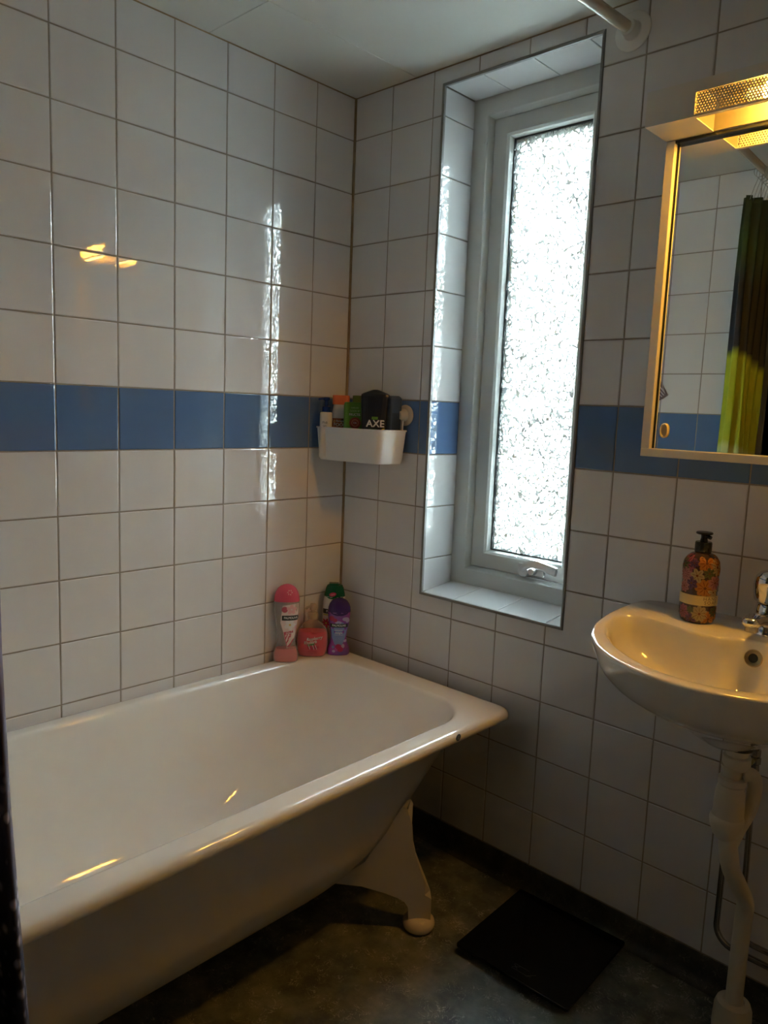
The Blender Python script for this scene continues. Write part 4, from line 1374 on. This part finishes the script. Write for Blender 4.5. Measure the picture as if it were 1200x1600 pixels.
for (x, z, rx, rz, m_) in ((-0.022, 0.115, 0.008, 0.008, 5), (-0.012, 0.110, 0.007, 0.006, 5), (0.020, 0.114, 0.010, 0.006, 4), (0.026, 0.108, 0.006, 0.006, 4), (-0.002, 0.103, 0.010, 0.005, 4), (0.006, 0.100, 0.009, 0.005, 3),
                           (0.0, 0.028, 0.009, 0.008, 5), (0.006, 0.020, 0.009, 0.008, 5), (-0.006, 0.020, 0.006, 0.006, 6), (0.014, 0.030, 0.005, 0.006, 4), (-0.014, 0.014, 0.005, 0.004, 4), (-0.016, 0.026, 0.004, 0.004, 3), (0.020, 0.045, 0.005, 0.004, 4)):
    B.decal(bm, ell(x, z, rx, rz), 0.0008+0.0001*(m_ == 5), m_, 1)
B.strip(bm, -0.0265, 0.0265, 0.0875, 0.0995, 0.0013, 1)
B.text(bm, 'PALMOLIVE', 0.0092, 0.0, 0.0935, 0.0017, 2, sxx=0.88, bold=0.0003)
B.text(bm, 'DREAMY', 0.0062, 0.0, 0.0785, 0.0013, 2, bold=0.0002)
B.text(bm, 'delight', 0.0088, 0.0, 0.0705, 0.0013, 2, bold=0.0002)
B.strip(bm, -0.015, 0.015, 0.0838, 0.0844, 0.0012, 4, nz=1); B.strip(bm, -0.014, 0.014, 0.0635, 0.0641, 0.0012, 2, nz=1)
finish('front_label', bm, mats_, b4)

# ------------------------------------------------------------------ corner tray on a suction cup
tray = thing('suction_shelf_tray', 'white plastic tray held in the wall corner by a suction cup', 'tray', (0.14, -0.06, -0.032))
top = [(0.012, -0.140), (0.256, -0.110), (0.273, -0.012), (0.030, -0.022)]


def rpoly(P, r, z, seg=6):
    """rounded convex polygon"""
    out = []
    n = len(P)
    for i in range(n):
        p0, p1, p2 = Vector(P[i-1]), Vector(P[i]), Vector(P[(i+1) % n])
        a, b = (p0-p1).normalized(), (p2-p1).normalized()
        rad = r[i] if isinstance(r, (list, tuple)) else r
        ang = a.angle(b)
        d = rad/math.tan(ang/2)
        q0, q2 = p1+a*d, p1+b*d
        for k in range(seg+1):
            t = k/seg
            c = q0*(1-t)**2 + p1*2*t*(1-t) + q2*t*t
            out.append((c.x, c.y, z))
    return out


def scaled(P, s, g=0.0):
    cx_ = sum(p[0] for p in P)/4; cy_ = sum(p[1] for p in P)/4
    return [(cx_+(p[0]-cx_)*s, cy_+(p[1]-cy_)*s) for p in P]


off3 = (0.14, -0.06, -0.032)


def sh(loop): return [(x-off3[0], y-off3[1], z-off3[2]) for x, y, z in loop]


RR = [0.012, 0.030, 0.012, 0.010]
bm = bmesh.new()
tp = [(x, y, 0.065+0.03*(x-0.1)*0.0) for x, y in top]
loops = [sh(rpoly(scaled(top, 0.86), RR, -0.030)), sh(rpoly(scaled(top, 0.885), RR, -0.032)), sh(rpoly(scaled(top, 0.915), RR, -0.026)), sh(rpoly(scaled(top, 0.98), RR, 0.060)),
         sh(rpoly(scaled(top, 1.0), RR, 0.061)), sh(rpoly(scaled(top, 1.0), RR, 0.065)), sh(rpoly(scaled(top, 0.965), RR, 0.065)), sh(rpoly(scaled(top, 0.895), RR, -0.026)), sh(rpoly(scaled(top, 0.87), RR, -0.0285))]
rings(bm, loops)
finish('tray', bm, M_WPLAST, tray, smooth=True, angle=40)
bm = bmesh.new()
lathe(bm, [(0.029, -0.0005), (0.030, -0.004), (0.027, -0.007), (0.018, -0.009), (0.017, -0.020), (0.013, -0.030), (0.012, -0.034)], 0.249-off3[0], 0-off3[1], 0.107-off3[2], seg=32, axis='Y')
finish('suction_cup', bm, mat('beige_plastic', (0.55, 0.51, 0.42), rough=0.3), tray, smooth=True, angle=35)
bm = bmesh.new()
box(bm, 0.243-off3[0], 0.257-off3[0], -0.022-off3[1], -0.018-off3[1], 0.05-off3[2], 0.105-off3[2], bevel=0.001)
finish('hanger_arm', bm, M_WPLAST, tray)
TB = -0.0275

# white pump bottle with blue pump
b5 = thing('lotion_pump_bottle', 'white lotion bottle with dark blue pump at the left end of the tray', 'bottle', (0.0425, -0.1215, TB), math.radians(47), group='bottles in the suction tray')
B = Body([(0, 0.016, 0.014, 2.4), (0.004, 0.0185, 0.0165, 2.4), (0.12, 0.0185, 0.0165, 2.8), (0.1315, 0.0180, 0.016, 2.8), (0.1340, 0.0165, 0.0145, 2.6), (0.1352, 0.011, 0.011, 2.0)])
bm = bmesh.new(); B.mesh(bm)
finish('bottle_body', bm, MATS['white_bottle_plastic'], b5, smooth=True, angle=40)
bm = bmesh.new()
lathe(bm, [(0.0115, 0.134), (0.0125, 0.136), (0.0120, 0.150), (0.0055, 0.153), (0.0055, 0.168), (0.0100, 0.170), (0.0105, 0.176), (0.008, 0.178)], seg=24)
tube(bm, [(0, 0, 0.1735), (-0.012, -0.006, 0.1735), (-0.021, -0.010, 0.172), (-0.022, -0.010, 0.169)], 0.0035, seg=10)
o = finish('pump', bm, mat('blue_pump_plastic', (0.006, 0.035, 0.22), rough=0.25), b5, smooth=True, angle=40); o['label'] = 'dark blue pump head'
bm = bmesh.new(); B.text(bm, 'Ph8', 0.010, -0.003, 0.104, 0.0004); B.text(bm, 'GEL', 0.007, -0.003, 0.094, 0.0004)
finish('front_print', bm, flat('print_grey_blue', (0.10, 0.13, 0.18)), b5)

# white shampoo with orange cap
b6 = thing('shampoo_bottle', 'white shampoo bottle with orange cap and orange food-patterned label', 'bottle', (0.055, -0.077, TB), math.radians(47), group='bottles in the suction tray')
B = Body([(0, 0.023, 0.013, 2.8), (0.004, 0.026, 0.016, 2.8), (0.115, 0.0265, 0.017, 2.8), (0.132, 0.0245, 0.0165, 2.6), (0.150, 0.0215, 0.016, 2.6), (0.158, 0.020, 0.0155, 2.6)])
bm = bmesh.new(); B.mesh(bm)
finish('bottle_body', bm, MATS['white_bottle_plastic'], b6, smooth=True, angle=50)
bm = bmesh.new(); rings(bm, [rrect(-0.0235+g_, 0.0265-g_, -0.0165+g_, 0.0165-g_, 0.008, z, seg=5, straight=1) for g_, z in ((0.001, 0.158), (0, 0.160), (0, 0.184), (0.001, 0.1855))])
o = finish('cap', bm, mat('orange_cap_plastic', (0.72, 0.17, 0.06), rough=0.35), b6, smooth=True, angle=40); o['label'] = 'orange block cap'
bm = bmesh.new()
mats_ = [flat('label_orange_brown', (0.40, 0.10, 0.03)), WHITE_PRINT, flat('label_dark_brown', (0.05, 0.03, 0.03)), flat('label_tan', (0.60, 0.32, 0.14))]
B.strip(bm, -0.025, 0.025, 0.02, 0.118, 0.0004, 0)
for k in range(16):
    B.decal(bm, ell(random.uniform(-0.022, 0.022), random.uniform(0.03, 0.112), 0.005, 0.004, 10, k), 0.0006, 3 if k % 2 else 2, 1)
B.strip(bm, 0.004, 0.024, 0.110, 0.117, 0.0008, 2, nx=5, nz=1)
B.text(bm, 'Banana', 0.0080, 0.0, 0.110, 0.0011, 1, bold=0.0002); B.text(bm, 'FOOD', 0.0135, 0.0, 0.0985, 0.0011, 1, bold=0.0005)
finish('front_label', bm, mats_, b6)

# small dark green capped bottle behind
b7 = thing('green_capped_bottle', 'bottle with olive green cap behind the light green shampoo in the tray', 'bottle', (0.094, -0.040, TB), math.radians(47), group='bottles in the suction tray')
B = Body([(0, 0.017, 0.011, 2.6), (0.004, 0.019, 0.013, 2.6), (0.145, 0.019, 0.013, 2.6), (0.162, 0.016, 0.012, 2.4)])
bm = bmesh.new(); B.mesh(bm)
finish('bottle_body', bm, mat('green_bottle_plastic', (0.09, 0.26, 0.03), rough=0.3), b7, smooth=True, angle=50)
bm = bmesh.new(); rings(bm, [rrect(-0.018+g_, 0.018-g_, -0.013+g_, 0.013-g_, 0.006, z, seg=4, straight=1) for g_, z in ((0.001, 0.162), (0, 0.164), (0, 0.1855), (0.001, 0.1865))])
finish('cap', bm, mat('olive_cap', (0.10, 0.17, 0.03), rough=0.35), b7, smooth=True, angle=40)

# green flat bottle
b8 = thing('green_shampoo_bottle', 'light green upside-down shampoo bottle with a round red emblem in the tray', 'bottle', (0.125, -0.083, TB), math.radians(47), group='bottles in the suction tray')
B = Body([(0, 0.028, 0.013, 4), (0.004, 0.031, 0.016, 4), (0.02, 0.0325, 0.017, 4), (0.155, 0.0335, 0.016, 4.5), (0.163, 0.0325, 0.0145, 4.5), (0.1665, 0.029, 0.012, 4.0)])
bm = bmesh.new(); B.mesh(bm)
finish('bottle_body', bm, MATS['green_bottle_plastic'], b8, smooth=True, angle=50)
bm = bmesh.new()
mats_ = [WHITE_PRINT, flat('emblem_rust', (0.26, 0.045, 0.02)), flat('emblem_orange', (0.45, 0.18, 0.10)), flat('pale_green_print', (0.45, 0.62, 0.32))]
B.text(bm, 'GARNIER', 0.0055, -0.002, 0.150, 0.0005, 3); B.text(bm, 'GOOD BY', 0.0075, -0.001, 0.141, 0.0005, 3, sxx=0.9); B.text(bm, 'FRUCTIS', 0.0095, -0.002, 0.1305, 0.0005, 0, sxx=0.9, bold=0.0003)
B.decal(bm, ell(0, 0.107, 0.0165, 0.0165, 20), 0.0005, 1, 1); B.decal(bm, ell(0, 0.107, 0.011, 0.011, 16), 0.0007, 2, 1); B.decal(bm, ell(0, 0.107, 0.008, 0.008, 16), 0.0009, 1, 1)
B.text(bm, 'OIL', 0.007, 0, 0.107, 0.0012, 0); B.strip(bm, -0.020, 0.022, 0.0895, 0.0905, 0.0006, 0, nz=1)
finish('front_print', bm, mats_, b8)

# black faceted bottle
b9 = thing('black_shower_gel_bottle', 'tall black faceted shower gel bottle with white lettering in the tray', 'bottle', (0.199, -0.077, TB), math.radians(43), group='bottles in the suction tray')
B = Body([(0, 0.026, 0.012, 3), (0.006, 0.031, 0.015, 3), (0.06, 0.034, 0.017, 3), (0.12, 0.0375, 0.018, 3), (0.165, 0.0405, 0.018, 3.4), (0.184, 0.0415, 0.0175, 3.6), (0.190, 0.0400, 0.0165, 3.6), (0.1935, 0.034, 0.0150, 3.6), (0.2025, 0.010, 0.009, 3.0), (0.2035, 0.006, 0.006, 2.5)])
bm = bmesh.new(); B.mesh(bm, seg=20, steps=6)
MB_ = mat('black_satin_plastic', (0.010, 0.012, 0.020), rough=0.28)
bmesh.ops.triangulate(bm, faces=bm.faces[:])
finish('bottle_body', bm, MB_, b9)
bm = bmesh.new()
mats_ = [WHITE_PRINT, flat('print_lime', (0.16, 0.40, 0.05)), flat('print_yellow', (0.72, 0.52, 0.03)), flat('print_dark_leaf', (0.05, 0.16, 0.05))]
B.text(bm, 'AXE', 0.0275, 0.002, 0.107, 0.0012, 0, sxx=1.0, bold=0.0012)
B.strip(bm, -0.008, 0.009, 0.120, 0.1275, 0.0008, 1, nx=6, nz=2)
B.text(bm, '3IN1', 0.006, 0.0005, 0.1237, 0.0013, 3)
for k in range(16):
    x = -0.017+0.0017*k
    B.decal(bm, ell(x, 0.083+0.006*math.sin(k*2.1), 0.0062, 0.0032, 10, k*1.1), 0.0010+0.0001*(k % 3), (1, 3, 1)[k % 3] if k < 9 else 3, 1)
for (x, z, r_) in ((0.006, 0.080, 0.3), (0.012, 0.084, 1.0), (0.018, 0.088, 0.6), (0.020, 0.080, 0.9), (0.024, 0.092, 0.5), (0.013, 0.076, 0.2)):
    B.decal(bm, ell(x, z, 0.0062, 0.0026, 10, r_), 0.0014, 2, 1)
finish('front_print', bm, mats_, b9)
# slim dark box bottle
b10 = thing('slim_grey_bottle', 'slim dark grey-blue bottle beside the black bottle at the right end of the tray', 'bottle', (0.2410, -0.043, TB), math.radians(80), group='bottles in the suction tray')
B = Body([(0, 0.017, 0.008, 6), (0.004, 0.019, 0.010, 6), (0.165, 0.021, 0.012, 6), (0.180, 0.021, 0.012, 6), (0.1835, 0.019, 0.010, 6), (0.188, 0.014, 0.007, 5)])
bm = bmesh.new(); B.mesh(bm)
finish('bottle_body', bm, mat('slate_blue_plastic', (0.035, 0.045, 0.065), rough=0.3), b10, smooth=True, angle=40)
bm = bmesh.new(); B.strip(bm, -0.015, 0.015, 0.04, 0.14, 0.0004)
finish('side_label', bm, flat('label_black', (0.010, 0.012, 0.018)), b10)

# ------------------------------------------------------------------ floral hand soap on the washbasin
hs = thing('floral_soap_bottle', 'floral patterned hand soap bottle with black pump on the washbasin ledge', 'bottle', (1.158, -0.104, SZT), math.radians(17))
B = Body([(0, 0.0285, 0.0285, 2), (0.003, 0.0325, 0.0325, 2), (0.010, 0.0340, 0.0340, 2), (0.112, 0.0345, 0.0345, 2), (0.124, 0.0325, 0.0325, 2), (0.133, 0.0275, 0.0275, 2), (0.139, 0.0205, 0.0205, 2), (0.141, 0.0155, 0.0155, 2), (0.146, 0.0150, 0.0150, 2)])
bm = bmesh.new(); B.mesh(bm, steps=24)
finish('bottle_body', bm, mat('dark_floral_ground', (0.035, 0.022, 0.030), rough=0.12, coat=0.5, noise=(30, 0.8, (0.11, 0.05, 0.03))), hs, smooth=True, angle=60)


class Wrap(Body):
    """prints wrapped around a round body: x is arc length from the front"""
    def front(self, x, z, off):
        a, b, n_ = self.at(z)
        th = x/0.0345
        return ((a+off)*math.sin(th), -(a+off)*math.cos(th), z)


Wp = Wrap(B.s)
bm = bmesh.new()
mats_ = [flat('petal_mauve_pink', (0.30, 0.085, 0.11), 0.2), flat('petal_orange', (0.44, 0.17, 0.04), 0.2), flat('petal_cream', (0.42, 0.31, 0.16), 0.2), flat('petal_plum', (0.12, 0.055, 0.11), 0.2),
         flat('leaf_olive', (0.10, 0.10, 0.045), 0.2), flat('petal_rose', (0.38, 0.16, 0.15), 0.2), flat('flower_eye', (0.16, 0.05, 0.02), 0.2)]
mats_ += [flat('vein_'+q, c, 0.2) for q, c in (('maroon', (0.12, 0.02, 0.035)), ('rust', (0.24, 0.06, 0.01)), ('tan', (0.24, 0.15, 0.06)), ('ink', (0.03, 0.015, 0.035)), ('moss', (0.04, 0.045, 0.02)), ('wine', (0.18, 0.05, 0.06)))]
rnd = random.Random(3)
spots = [(-0.030, 0.118, 0.022, 14, 0), (-0.030, 0.098, 0.016, 12, 5), (0.012, 0.124, 0.018, 9, 1), (-0.004, 0.098, 0.015, 6, 2), (0.018, 0.104, 0.012, 6, 4), (-0.014, 0.082, 0.014, 6, 3), (0.012, 0.074, 0.019, 9, 1),
         (-0.030, 0.073, 0.013, 8, 5), (0.032, 0.085, 0.016, 8, 5), (0.036, 0.116, 0.018, 10, 2), (0.030, 0.066, 0.012, 7, 2), (-0.012, 0.122, 0.010, 7, 3), (-0.028, 0.022, 0.015, 9, 0), (0.006, 0.022, 0.017, 9, 2), (0.024, 0.012, 0.016, 9, 1),
         (-0.010, 0.010, 0.012, 6, 3), (0.036, 0.026, 0.012, 7, 4), (-0.012, 0.028, 0.008, 6, 4)]
for (x, z, r_, n_, m_) in spots + [(x+0.078 if x < 0 else x+0.062, z, r_, n_, (m_+1) % 6) for x, z, r_, n_, m_ in spots[:14:2]] + [(x-0.075, z, r_, n_, (m_+2) % 6) for x, z, r_, n_, m_ in spots[1:14:2]]:
    for k in range(n_):
        a = 2*PI*k/n_+x*40
        pz = z+0.55*r_*math.sin(a)
        if pz < 0.006 or pz > 0.133: continue
        Wp.decal(bm, ell(x+0.55*r_*math.cos(a), pz, 0.46*r_, (0.20 if n_ > 9 else 0.30)*r_, 8, a), 0.0005+0.00012*(k % 3)+0.00008*m_, m_, 1)
        Wp.decal(bm, ell(x+0.46*r_*math.cos(a), z+0.46*r_*math.sin(a), 0.30*r_, 0.05*r_, 6, a), 0.00075+0.00012*(k % 3)+0.00008*m_, 7+m_, 0)
    if n_ < 12: Wp.decal(bm, ell(x, z, 0.16*r_, 0.16*r_, 8), 0.0014, 6, 0)
finish('floral_print', bm, mats_, hs)
bm = bmesh.new()
Wp.strip(bm, -0.052, 0.052, 0.0385, 0.0585, 0.0018, nx=30, nz=1)
lb = finish('label_band', bm, mat('cream_paper_label', (0.66, 0.54, 0.26), rough=0.4), hs, smooth=True)
bm = bmesh.new()
Wp.text(bm, 'HAND', 0.0095, 0.026, 0.0527, 0.0024, spacing=1.25); Wp.text(bm, 'SOAP', 0.0095, 0.026, 0.0450, 0.0024, spacing=1.25)
Wp.strip(bm, 0.012, 0.040, 0.0573, 0.0578, 0.0024, nz=1); Wp.strip(bm, 0.014, 0.038, 0.0398, 0.0403, 0.0024, nz=1)
finish('lettering', bm, flat('brown_ink', (0.13, 0.07, 0.03)), lb)
bm = bmesh.new()
lathe(bm, [(0.0155, 0.1415), (0.0162, 0.1425), (0.0162, 0.160), (0.0150, 0.1625), (0.0075, 0.163), (0.0070, 0.166), (0.0060, 0.170), (0.0065, 0.176), (0.0150, 0.1775), (0.0165, 0.1795), (0.0150, 0.182), (0.004, 0.183)], seg=28)
tube(bm, [(0, 0, 0.1735), (0.008, -0.006, 0.1735), (0.013, -0.009, 0.172)], 0.0038, seg=10)
finish('pump', bm, M_BLACKP, hs, smooth=True, angle=40)
